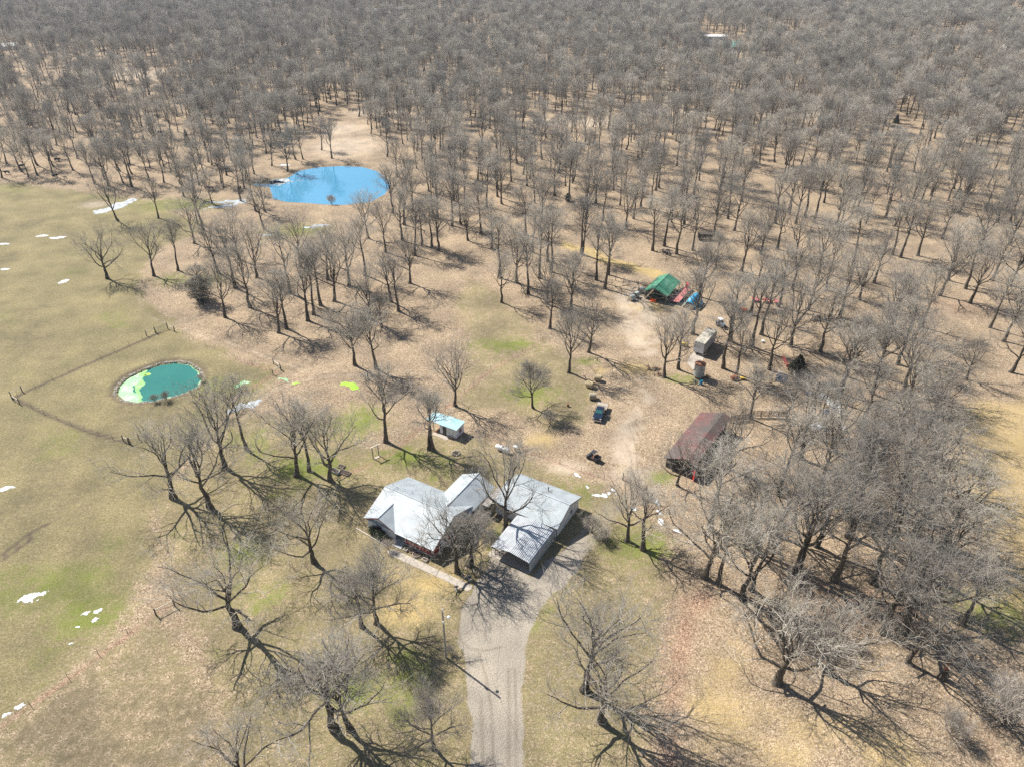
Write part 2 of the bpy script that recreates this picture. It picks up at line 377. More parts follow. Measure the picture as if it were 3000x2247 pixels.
    for p, w in ([[(1841,1240),(1862,1300),(1868,1360),(1866,1410)],.16],[[(1850,1235),(1876,1290),(1886,1350),(1880,1410)],.16],[[(1835,1300),(1850,1340),(1852,1400)],.15],[[(1858,1235),(1892,1280),(1902,1340),(1890,1400)],.15],
                 [[(1372,1745),(1348,1790),(1341,1840),(1352,1880),(1380,1900),(1420,1905),(1470,1895)],.22],[[(1400,1900),(1425,1985),(1440,2080),(1446,2247)],.2],[[(1490,1960),(1492,2100),(1490,2247)],.3],[[(1508,1960),(1512,2100),(1512,2247)],.22],[[(1410,2050),(1414,2247)],.25],
                 [[(600,985),(690,1020),(790,1062),(900,1100)],.25],[[(610,975),(700,1008),(800,1048),(910,1086)],.25],[[(725,1225),(800,1155),(880,1122),(980,1108)],.25],[[(705,1215),(790,1140),(870,1108),(980,1094)],.25],[[(395,850),(415,905),(470,935)],.22],[[(410,850),(432,898),(480,925)],.22],
                 [[(1800,1540),(1760,1590),(1720,1640)],.35],[[(1815,1545),(1775,1598),(1735,1650)],.35]):
        ruts = np.maximum(ruts, linem(x,y,p,w))
    Z['rut'] = np.clip(ruts*(.6+.8*w3), 0, 1)
    return Z
def land_z(x, y):
    """ground level: flat farmland with two dug ponds"""
    db = sdist(x,y,PB); dg_ = sdist(x,y,PG)
    z = np.zeros_like(np.asarray(x, float))
    z = z - .9*sstep(-2.2,2.2,db) - .75*sstep(-1.3,1.3,dg_)
    z = z + .5*np.exp(-((db+5)/3.0)**2)*sstep(300,255,y) + .12*np.exp(-((dg_+2.4)/1.2)**2)
    return z

def ground_material():
    m = bpy.data.materials.new('farm ground'); m.use_nodes = True; N, L = nodes_of(m); b = N['Principled BSDF']
    b.inputs['Roughness'].default_value = .95; b.inputs['Specular IOR Level'].default_value = .12
    geo = N.new('ShaderNodeNewGeometry')
    def noise(scale, detail=4, rough=.55):
        n = N.new('ShaderNodeTexNoise'); n.inputs['Scale'].default_value = scale; n.inputs['Detail'].default_value = detail; n.inputs['Roughness'].default_value = rough
        L.new(geo.outputs['Position'], n.inputs['Vector']); return n
    def ramp(src, stops):
        r = N.new('ShaderNodeValToRGB'); L.new(src, r.inputs[0]); e = r.color_ramp.elements
        while len(e) < len(stops): e.new(.5)
        for k, (p, c) in enumerate(stops): e[k].position = p; e[k].color = (*c, 1)
        return r.outputs[0]
    def mix(f, a, c):
        x = N.new('ShaderNodeMix'); x.data_type = 'RGBA'; L.new(f, x.inputs[0])
        L.new(a, x.inputs[6]); L.new(c, x.inputs[7]); return x.outputs[2]
    def math_(op, a, c=None, clamp=False):
        x = N.new('ShaderNodeMath'); x.operation = op; x.use_clamp = clamp
        for k, s_ in enumerate((a, c)):
            if s_ is None: continue
            if isinstance(s_, (int,float)): x.inputs[k].default_value = s_
            else: L.new(s_, x.inputs[k])
        return x.outputs[0]
    at1 = N.new('ShaderNodeAttribute'); at1.attribute_name = 'zone_a'; at2 = N.new('ShaderNodeAttribute'); at2.attribute_name = 'zone_b'
    s1 = N.new('ShaderNodeSeparateColor'); s2 = N.new('ShaderNodeSeparateColor')
    L.new(at1.outputs['Color'], s1.inputs[0]); L.new(at2.outputs['Color'], s2.inputs[0])
    grass, green, red, grav = s1.outputs[0], s1.outputs[1], s1.outputs[2], at1.outputs['Alpha']
    straw, pale, mud, rut = s2.outputs[0], s2.outputs[1], s2.outputs[2], at2.outputs['Alpha']
    # leaves: cells with a colour each
    vor = N.new('ShaderNodeTexVoronoi'); vor.inputs['Scale'].default_value = 6.5; L.new(geo.outputs['Position'], vor.inputs['Vector'])
    vs_ = N.new('ShaderNodeSeparateColor'); L.new(vor.outputs['Color'], vs_.inputs[0])
    n_big = noise(.11, 5); n_mid = noise(.7, 5, .6); n_fine = noise(5.5, 4, .65); n_tuft = noise(2.2, 5, .7)
    leaf = ramp(vs_.outputs[0], [(0,(.10,.070,.047)),(.3,(.225,.165,.110)),(.62,(.355,.272,.185)),(.85,(.47,.37,.262)),(1,(.58,.475,.36))])
    litter = mix(ramp(n_mid.outputs[0],[(.35,(0,0,0)),(.65,(.6,.6,.6))]), leaf, ramp(n_fine.outputs[0], [(.3,(.17,.125,.080)),(.5,(.31,.24,.160)),(.7,(.43,.345,.24))]))
    grass_c = ramp(n_tuft.outputs[0], [(.30,(.080,.068,.032)),(.46,(.185,.160,.080)),(.58,(.275,.238,.128)),(.72,(.38,.325,.195))])
    grass_f = ramp(n_fine.outputs[0], [(.3,(.10,.086,.042)),(.5,(.225,.195,.102)),(.7,(.37,.315,.19))])
    hlf = N.new('ShaderNodeMix'); hlf.data_type = 'RGBA'; hlf.inputs[0].default_value = .5; L.new(grass_c, hlf.inputs[6]); L.new(grass_f, hlf.inputs[7])
    grass_c = hlf.outputs[2]
    green_c = ramp(n_fine.outputs[0], [(.3,(.085,.11,.022)),(.5,(.165,.195,.045)),(.7,(.27,.29,.08))])
    red_c = ramp(vs_.outputs[1], [(0,(.10,.058,.040)),(.4,(.235,.145,.098)),(.75,(.38,.25,.175)),(1,(.54,.40,.30))])
    straw_c = ramp(n_fine.outputs[0], [(.3,(.27,.19,.075)),(.5,(.44,.33,.15)),(.7,(.60,.48,.26))])
    pale_c = ramp(n_fine.outputs[0], [(.3,(.33,.26,.19)),(.5,(.46,.38,.29)),(.72,(.62,.54,.44))])
    grav_c = ramp(n_fine.outputs[0], [(.3,(.225,.195,.155)),(.5,(.325,.290,.240)),(.7,(.43,.39,.335))])
    mud_c = ramp(n_fine.outputs[0], [(.3,(.075,.058,.042)),(.55,(.14,.11,.08)),(.75,(.22,.18,.135))])
    # ragged zone edges
    def ragged(f, src, k=.9, lo=.3, hi=.7):
        a = math_('SUBTRACT', src, .5); a = math_('MULTIPLY', a, k); a = math_('ADD', f, a)
        r = N.new('ShaderNodeMapRange'); r.interpolation_type = 'SMOOTHSTEP'; L.new(a, r.inputs[0]); r.inputs[1].default_value = lo; r.inputs[2].default_value = hi
        z = math_('MULTIPLY', r.outputs[0], math_('GREATER_THAN', f, .015)); return z
    c = mix(ragged(grass, n_mid.outputs[0], 1.3, .12, .8), litter, grass_c)
    # leaves blown over the grass
    sp = ramp(vs_.outputs[2], [(.80,(0,0,0)),(.84,(.8,.8,.8))])
    c = mix(math_('MULTIPLY', sp, .55), c, leaf)
    c = mix(ragged(green, n_mid.outputs[0], 1.1, .2, 1.0), c, green_c)
    c = mix(ragged(straw, n_tuft.outputs[0], 1.0, .2, .9), c, straw_c)
    c = mix(ragged(pale, n_mid.outputs[0], .9, .2, .95), c, pale_c)
    c = mix(ragged(red, n_tuft.outputs[0], 1.0, .25, .9), c, red_c)
    c = mix(ragged(mud, n_mid.outputs[0], .9, .2, 1.0), c, mud_c)
    c = mix(ragged(grav, n_tuft.outputs[0], .35, .3, .7), c, grav_c)
    c = mix(math_('MULTIPLY', rut, .6), c, mud_c)
    # slow drift of tone over the land
    bw = ramp(n_big.outputs[0], [(.3,(.74,.74,.75)),(.7,(1.24,1.21,1.16))])
    mu = N.new('ShaderNodeMix'); mu.data_type = 'RGBA'; mu.blend_type = 'MULTIPLY'; mu.inputs[0].default_value = 1; L.new(c, mu.inputs[6]); L.new(bw, mu.inputs[7])
    L.new(mu.outputs[2], b.inputs['Base Color'])
    hgt = math_('ADD', math_('MULTIPLY', n_tuft.outputs[0], .8), math_('MULTIPLY', vor.outputs['Distance'], .35))
    hgt = math_('ADD', hgt, math_('MULTIPLY', n_fine.outputs[0], .5))
    bp = N.new('ShaderNodeBump'); bp.inputs['Strength'].default_value = .85; bp.inputs['Distance'].default_value = .16
    L.new(hgt, bp.inputs['Height']); L.new(bp.outputs[0], b.inputs['Normal'])
    return m
M['ground'] = ground_material()

def set_zones(me, x, y):
    Z = land_zones(x, y); n = len(x)
    for nm, ks in (('zone_a',('grass','green','red','gravel')),('zone_b',('straw','pale','mud','rut'))):
        a = me.color_attributes.new(nm, 'FLOAT_COLOR', 'POINT')
        a.data.foreach_set('color', np.stack([Z[k] for k in ks], 1).astype(np.float32).ravel())
def axis(parts):
    out = []
    for a, b_, st in parts: out += list(np.arange(a, b_, st))
    return np.array(out + [parts[-1][1]])
gx = axis([(-6000,-1500,450),(-1500,-420,60),(-420,-130,4.0),(-130,110,.8),(110,420,4.0),(420,1500,60),(1500,6000,450)])
gy = axis([(-1500,0,250),(0,32,8),(32,185,.8),(185,330,2.0),(330,700,6),(700,1500,25),(1500,7000,500)])
XX, YY = np.meshgrid(gx, gy); nx, ny = len(gx), len(gy)
xf, yf = XX.ravel(), YY.ravel()
idx = np.arange(nx*ny).reshape(ny, nx)
quads = np.stack([idx[:-1,:-1].ravel(), idx[:-1,1:].ravel(), idx[1:,1:].ravel(), idx[1:,:-1].ravel()], 1)
gm = fast_mesh('ground', np.stack([xf, yf, land_z(xf,yf)], 1), quads, True)
set_zones(gm, xf, yf); gm.materials.append(M['ground'])
ground = bpy.data.objects.new('ground', gm); C.objects.link(ground); ground['kind'] = 'structure'

def sheet(name, box_px, keep, step, z, material, zones=True, smooth=True):
    """a ragged sheet lying on the ground where keep(x,y) holds"""
    P = survey(box_px); x0, y0 = P.min(0); x1, y1 = P.max(0)
    ax = np.arange(x0, x1, step); ay = np.arange(y0, y1, step); A, B = np.meshgrid(ax, ay)
    k = keep(A, B); n1, n0 = A.shape
    cell = k[:-1,:-1] & k[1:,:-1] & k[:-1,1:] & k[1:,1:]
    ii = np.arange(A.size).reshape(A.shape)
    q = np.stack([ii[:-1,:-1][cell], ii[:-1,1:][cell], ii[1:,1:][cell], ii[1:,:-1][cell]], 1)
    used = np.unique(q); remap = np.zeros(A.size, int); remap[used] = np.arange(len(used))
    x = A.ravel()[used]; y = B.ravel()[used]
    me = fast_mesh(name, np.stack([x, y, np.full(len(x), z)], 1), remap[q], smooth)
    if zones: set_zones(me, x, y)
    me.materials.append(material)
    o = bpy.data.objects.new(name, me); C.objects.link(o); return o
drive = sheet('driveway', [(1300,2290),(1560,2290),(1300,1430),(1900,1430)], lambda x,y: (sdist(x,y,DRIVE) > -1.6), .2, .006, M['ground'])
drive['kind'] = 'structure'
yard = sheet('farm_yard', [(1760,1425),(1980,1425),(1760,780),(2010,780)], lambda x,y: (sdist(x,y,YARD) > 1.0) & (sdist(x,y,DRIVE) < -1.8), .25, .005, M['ground'])
yard['kind'] = 'structure'
trackP = survey([(480,925),(700,1000),(900,1075),(1020,1095),(1120,1090),(1125,1105),(1000,1120),(880,1140),(760,1220),(700,1250),(670,1240),(760,1150),(850,1110),(700,1040),(480,960)])
track = sheet('farm_track', [(470,1260),(1130,1260),(470,920),(1130,920)], lambda x,y: (sdist(x,y,trackP) > -1.2), .3, .005, M['ground'])
track['kind'] = 'structure'

# ------------------------------------------------------------------ water, ice, snow
def water(name, P, z, material, label=None):
    n = 72; pts = []
    P = [Vector(p) for p in P]
    for k in range(len(P)):           # a smooth closed shoreline
        p0, p1, p2, p3 = P[k-1], P[k], P[(k+1)%len(P)], P[(k+2)%len(P)]
        for t in (0,.2,.4,.6,.8):
            q = .5*((2*p1)+(p2-p0)*t+(2*p0-5*p1+4*p2-p3)*t*t+(3*p1-p0-3*p2+p3)*t**3); pts.append(q)
    c = sum(pts, Vector((0,0)))/len(pts)
    pts = [c + (p-c)*1.05 for p in pts]
    me = bpy.data.meshes.new(name); me.from_pydata([(p.x,p.y,z) for p in pts], [], [tuple(range(len(pts)))])
    bm = bmesh.new(); bm.from_mesh(me); bmesh.ops.recalc_face_normals(bm, faces=bm.faces)
    for f in bm.faces:
        if f.normal.z < 0: f.normal_flip()
    bm.to_mesh(me); bm.free(); me.materials.append(material)
    o = bpy.data.objects.new(name, me); C.objects.link(o); o['kind'] = 'structure'; return o
def water_mat(name, col, col2, scale, rough=.04, ior=1.5, bump=.02):
    m = mat(name, col, rough, 0, 1, spec=.6); N, L = nodes_of(m); b = N['Principled BSDF']; b.inputs['IOR'].default_value = ior
    r = [n for n in N if n.type == 'VALTORGB'][0]; r.color_ramp.elements[0].color = (*col,1); r.color_ramp.elements[1].color = (*col2,1)
    nz = [n for n in N if n.type == 'TEX_NOISE'][0]; nz.inputs['Scale'].default_value = scale
    n3 = N.new('ShaderNodeTexNoise'); n3.inputs['Scale'].default_value = 1.6; n3.inputs['Detail'].default_value = 3
    tc = [n for n in N if n.type == 'TEX_COORD'][0]; L.new(tc.outputs['Object'], n3.inputs['Vector'])
    bp = N.new('ShaderNodeBump'); bp.inputs['Strength'].default_value = bump; bp.inputs['Distance'].default_value = .1
    L.new(n3.outputs[0], bp.inputs['Height']); L.new(bp.outputs[0], b.inputs['Normal']); return m
M['water_sky_painted'] = water_mat('pond water with painted sky blue', (.06,.26,.42), (.075,.30,.47), .05, .02, 2.4, .010)  # base colour carries the blue of the reflected sky; gloss only adds to it
M['water_teal'] = water_mat('teal pond water', (.022,.155,.130), (.030,.185,.150), .12, .12, 1.4, .05)
water('blue_pond_water', PB, -.42, M['water_sky_painted'])
water('green_pond_water', PG, -.40, M['water_teal'])
def ragged_patch(cx, cy, rx, ry, ang, seed, amp=.9, s=None):
    s = s or max(.6, min(rx,ry)*1.1)
    def f(x, y):
        c, s_ = math.cos(ang), math.sin(ang)
        u = ((x-cx)*c+(y-cy)*s_)/rx; v = (-(x-cx)*s_+(y-cy)*c)/ry
        return 1 - np.sqrt(u*u+v*v) + amp*2*(fbm(x,y,s,seed)-.5)
    return f
M['snow'] = mat('old snow', (.62,.64,.66), .8, .15, 2, bump=.3)
M['ice'] = mat('grey pond ice', (.30,.32,.33), .45, .3, .9, stain=(.50,.54,.56), stain_scale=.5, stain_lo=.45, stain_hi=.6)
M['slime'] = mat('bright green algae', (.28,.50,.02), .6, .2, 1.5, stain=(.42,.58,.15), stain_scale=.8)
M['slime_pale'] = mat('whitish green algae', (.24,.52,.24), .7, .2, .8, stain=(.46,.60,.42), stain_scale=.35, stain_lo=.45, stain_hi=.65)
def patches(name, items, step, z, material, kind='stuff'):
    vs_, qs, off = [], [], 0
    for (px, py, rx, ry, ang, seed) in items:
        cx, cy = g(px, py); f = ragged_patch(cx, cy, rx, ry, R(ang), seed)
        A, B = np.meshgrid(np.arange(cx-rx*1.7,cx+rx*1.7,step), np.arange(cy-rx*1.7,cy+rx*1.7,step))
        k = f(A,B) > .18
        cell = k[:-1,:-1]&k[1:,:-1]&k[:-1,1:]&k[1:,1:]
        ii = np.arange(A.size).reshape(A.shape)
        q = np.stack([ii[:-1,:-1][cell], ii[:-1,1:][cell], ii[1:,1:][cell], ii[1:,:-1][cell]], 1)
        if not len(q): continue
        used = np.unique(q); rm = np.zeros(A.size,int); rm[used] = np.arange(len(used))
        hh = z + .05*np.clip(f(A,B).ravel()[used]-.18,0,.6) if z > 0 else np.full(len(used), z)
        vs_.append(np.stack([A.ravel()[used], B.ravel()[used], hh],1)); qs.append(rm[q]+off); off += len(used)
    me = fast_mesh(name, np.concatenate(vs_), np.concatenate(qs), True); me.materials.append(material)
    o = bpy.data.objects.new(name, me); C.objects.link(o); o['kind'] = kind; return o
tag(patches('snow', [(15,1430,1.6,.8,30,1),(97,1746,1.9,1.2,20,2),(125,1738,.9,.5,20,12),(250,1800,1.3,.7,30,3),(285,1790,.9,.6,20,4),(230,1835,.6,.4,0,5),(205,1885,.5,.3,0,6),(275,1815,.7,.5,0,16),(60,2070,1.1,.5,30,7),(10,2095,.9,.5,20,8),
     (125,692,2.3,1.0,20,9),(165,697,3.4,1.4,10,10),(182,826,2.6,1.2,50,11),(5,716,2.5,1.2,0,13),(8,790,2,1,0,14),(1752,1452,1.1,.6,-20,15),(1768,1450,.9,.7,-50,35),(1800,1438,1.0,.6,-60,17),(1787,1445,.6,.5,0,36),(1720,1425,.3,.8,10,18),(1858,1490,.9,.6,0,19),
     (1924,1470,.5,1.5,10,20),(1931,1500,.45,1.7,20,21),(1938,1528,.5,1.3,5,22),(835,485,3,1.2,0,31),(1985,1555,1.0,.4,-30,23),(1690,1390,.5,1.2,35,24),(2395,1245,2.2,1.6,0,25),(2420,1260,1.6,1.4,0,26)], .14, .012, M['snow']),
    'thin white patches of old snow left on the grass', 'snow')
tag(patches('pond_ice', [(800,533,8,5.0,0,41),(770,533,6,3,0,42),(838,528,7,3.5,0,43)], .5, -.40, M['ice'], 'stuff'), 'pale grey ice sheet along the shore of the blue pond', 'ice')
tag(patches('puddle_ice', [(700,592,11,2.6,5,44),(745,588,9,2.4,5,45),(660,605,8,2.4,20,46),(350,603,9,3.4,60,47),(372,592,5,2,50,48),(920,664,5.5,2.0,10,49),(905,667,3,1.4,0,50),(720,1187,4.4,1.8,40,51),(690,1200,2.4,1.2,40,52),(780,690,3,1.2,0,53)], .35, .010, M['ice'], 'stuff'), 'thin grey ice and meltwater puddles lying in the pasture', 'ice')
tag(patches('algae_puddle', [(1022,1128,2.6,1.3,-35,61),(1008,1122,1.4,.8,-30,62),(1040,1137,1.4,.9,-30,63)], .16, .012, M['slime']), 'bright green algae puddle under the pole trees by the track', 'puddle')
tag(patches('algae_puddle', [(866,1122,1.3,.8,20,64)], .16, .012, M['slime']), 'small bright green algae puddle in the wheel ruts', 'puddle')
tag(patches('algae_puddle', [(706,1125,2.1,1.0,40,65),(716,1119,1.2,.7,40,66)], .16, .012, M['slime_pale']), 'whitish green algae puddle inside the pond fence', 'puddle')
tag(patches('algae_puddle', [(836,1112,1.5,.5,-40,67),(818,1109,1.1,.4,-20,68)], .16, .012, M['slime_pale']), 'pale green algae smear beside the fence corner brace', 'puddle')
# algae scum floating along the west shore of the green pond
def scum(name, lo, hi, material, label, seed):
    def keep(x, y):
        d = sdist(x,y,PG); cx, cy = g(466,1120)
        side = (-(x-cx)*.93-(y-cy)*.36)/8.6
        band = side + .30*(fbm(x,y,2.5,seed)-.5) - .10*np.exp(-((y-cy+2)/3.0)**2)
        return (d > -.6) & (band > lo) & (band < hi)
    o = sheet(name, [(330,1190),(620,1190),(330,1040),(620,1040)], keep, .12, -.392 if hi < 5 else -.388, material, zones=False)
    o['kind'] = 'stuff'; return tag(o, label, 'algae')
scum('algae_scum', .50, 9, M['slime_pale'], 'whitish scum floating on the west end of the green pond', 71)
M['slime_mid'] = mat('light green algae film', (.17,.46,.10), .6, .2, .8, stain=(.32,.52,.22), stain_scale=.5)
scum('algae_film', .33, .51, M['slime_mid'], 'light green algae film edging the scum on the green pond', 72)
tag(patches('algae_clump', [(432,1092,.8,.7,0,73),(424,1096,.6,.5,0,74)], .1, -.384, M['slime']), 'small bright yellow-green clump floating at the green pond shore', 'algae')
def rim_keep(x, y):
    d = sdist(x,y,PG); f = fbm(x,y,1.2,75); cx, cy = g(466,1120)
    return (d > -.6) & (d < .15+.75*(f-.35)) & ((x-cx)*.8-(y-cy)*.6 > -3)
rim = sheet('shore_scum', [(330,1190),(620,1190),(330,1040),(620,1040)], rim_keep, .12, -.38, M['slime_pale'], zones=False); rim['kind'] = 'stuff'
tag(rim, 'broken pale scum along the south and east rim of the green pond', 'algae')
# clods and stones round the green pond
rng = random.Random(5)
st = G()
for k in range(420):
    t = rng.random()*len(PG); i = int(t); a = Vector(PG[i]); b_ = Vector(PG[(i+1)%len(PG)]); p = a.lerp(b_, t-i)
    c0 = Vector(PG.mean(0)); p = c0 + (p-c0)*(1.03+rng.random()*.07)
    s_ = .12+.22*rng.random()
    n = 6; V = []
    for zz, rr in ((-.3,1.0),(.35,.85),(.7,.35)):
        for q in range(n):
            an = 2*PI*q/n+rng.random()*.5; rad = s_*rr*(.7+.6*rng.random()); V.append((p.x+math.cos(an)*rad, p.y+math.sin(an)*rad, -.22+zz*s_))
    st.add(V, [(j*n+q, j*n+(q+1)%n, (j+1)*n+(q+1)%n, (j+1)*n+q) for j in range(2) for q in range(n)]+[tuple(range(2*n,3*n))])
o = st.obj('bank_stones', M['stone']); o['kind'] = 'stuff'; tag(o, 'ring of small stones and clods round the green pond', 'stones')

# ------------------------------------------------------------------ trees
def bark_mat(name, dark, light, lichen, scale):
    m = bpy.data.materials.new(name); m.use_nodes = True; N, L = nodes_of(m); b = N['Principled BSDF']
    b.inputs['Roughness'].default_value = .9; b.inputs['Specular IOR Level'].default_value = .2
    tc = N.new('ShaderNodeTexCoord'); n = N.new('ShaderNodeTexNoise'); n.inputs['Scale'].default_value = scale; n.inputs['Detail'].default_value = 6
    mp = N.new('ShaderNodeMapping'); mp.inputs['Scale'].default_value = (1,1,.35); L.new(tc.outputs['Object'], mp.inputs[0]); L.new(mp.outputs[0], n.inputs['Vector'])
    r = N.new('ShaderNodeValToRGB'); L.new(n.outputs[0], r.inputs[0]); e = r.color_ramp.elements; e.new(.5)
    e[0].position, e[0].color = .33, (*dark,1); e[1].position, e[1].color = .55, (*light,1); e[2].position, e[2].color = .72, (*lichen,1)
    oi = N.new('ShaderNodeObjectInfo'); r2 = N.new('ShaderNodeValToRGB'); L.new(oi.outputs['Random'], r2.inputs[0])
    r2.color_ramp.elements[0].color = (.62,.61,.60,1); r2.color_ramp.elements[1].color = (1.2,1.17,1.10,1)
    mx = N.new('ShaderNodeMix'); mx.data_type = 'RGBA'; mx.blend_type = 'MULTIPLY'; mx.inputs[0].default_value = 1
    L.new(r.outputs[0], mx.inputs[6]); L.new(r2.outputs[0], mx.inputs[7]); L.new(mx.outputs[2], b.inputs['Base Color'])
    bp = N.new('ShaderNodeBump'); bp.inputs['Strength'].default_value = .6; bp.inputs['Distance'].default_value = .04; L.new(n.outputs[0], bp.inputs['Height']); L.new(bp.outputs[0], b.inputs['Normal'])
    return m
M['bark'] = bark_mat('oak bark', (.055,.046,.037), (.125,.107,.087), (.22,.20,.17), 5)
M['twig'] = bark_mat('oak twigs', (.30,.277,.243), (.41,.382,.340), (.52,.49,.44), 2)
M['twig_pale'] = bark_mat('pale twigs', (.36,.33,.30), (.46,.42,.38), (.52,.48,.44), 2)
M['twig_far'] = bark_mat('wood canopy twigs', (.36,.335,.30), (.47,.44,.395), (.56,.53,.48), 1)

def norm(a): return a/np.maximum(np.linalg.norm(a, axis=-1, keepdims=True), 1e-9)
def spawn(paths, rads, nper, t0, t1, rs, power=1.0):
    Np, S, _ = paths.shape
    t = (np.arange(nper)[None,:] + rs.rand(Np,nper))/nper
    t = t0 + (t1-t0)*t**power
    f = t*(S-1); i = np.minimum(f.astype(int), S-2); w = (f-i)[...,None]
    ii = np.arange(Np)[:,None]
    pos = paths[ii,i]*(1-w)+paths[ii,i+1]*w
    tan = norm(paths[ii,i+1]-paths[ii,i])
    rad = rads[ii,i]*(1-w[...,0])+rads[ii,i+1]*w[...,0]
    return pos.reshape(-1,3), tan.reshape(-1,3), rad.ravel(), t.ravel()
def bend(tan, ang, rs, roll=None):
    ref = np.where(np.abs(tan[:,2:3]) < .9, np.array([[0,0,1.]]), np.array([[1.,0,0]]))
    a = norm(np.cross(tan, ref)); b_ = np.cross(tan, a)
    ph = rs.rand(len(tan))*2*PI if roll is None else roll
    side = a*np.cos(ph)[:,None]+b_*np.sin(ph)[:,None]
    return norm(tan*np.cos(ang)[:,None]+side*np.sin(ang)[:,None])
def grow(pos, d, length, S, wob, up, rs, upv=None):
    P = [pos]; d = d.copy(); step = (length/(S-1))[:,None]
    for k in range(S-1):
        P.append(P[-1]+d*step)
        d = norm(d + wob*rs.randn(*d.shape) + np.array([0,0,1.])*(up if upv is None else upv)[...,None] if not np.isscalar(up) or upv is not None else d + wob*rs.randn(*d.shape) + np.array([0,0,up]))
    return np.stack(P, 1)
def tubes(paths, rads, k):
    Np, S, _ = paths.shape
    tan = np.empty_like(paths); tan[:,1:-1] = paths[:,2:]-paths[:,:-2]; tan[:,0] = paths[:,1]-paths[:,0]; tan[:,-1] = paths[:,-1]-paths[:,-2]
    tan = norm(tan); mean = norm(paths[:,-1]-paths[:,0])
    ref = np.where(np.abs(mean[:,0:1]) < .75, np.array([[1.,0,0]]), np.array([[0,1.,0]]))[:,None,:]
    a = norm(np.cross(tan, np.broadcast_to(ref, tan.shape))); b_ = np.cross(tan, a)
    th = np.arange(k)*2*PI/k
    V = paths[:,:,None,:] + rads[:,:,None,None]*(a[:,:,None,:]*np.cos(th)[None,None,:,None]+b_[:,:,None,:]*np.sin(th)[None,None,:,None])
    base = (np.arange(Np)*S*k)[:,None,None] + (np.arange(S-1)*k)[None,:,None]
    j = np.arange(k)[None,None,:]; j2 = (np.arange(k)+1)[None,None,:] % k
    Q = np.stack([base+j, base+j2, base+k+j2, base+k+j], -1).reshape(-1,4)
    return V.reshape(-1,3), Q
def join(parts):
    vs_, qs, o = [], [], 0
    for V, Q in parts: vs_.append(V); qs.append(Q+o); o += len(V)
    return np.concatenate(vs_), np.concatenate(qs)
def taper(r0, r1, S):
    k = np.linspace(0,1,S)[None,:]; return r0[:,None]*(1-k)+r1[:,None]*k

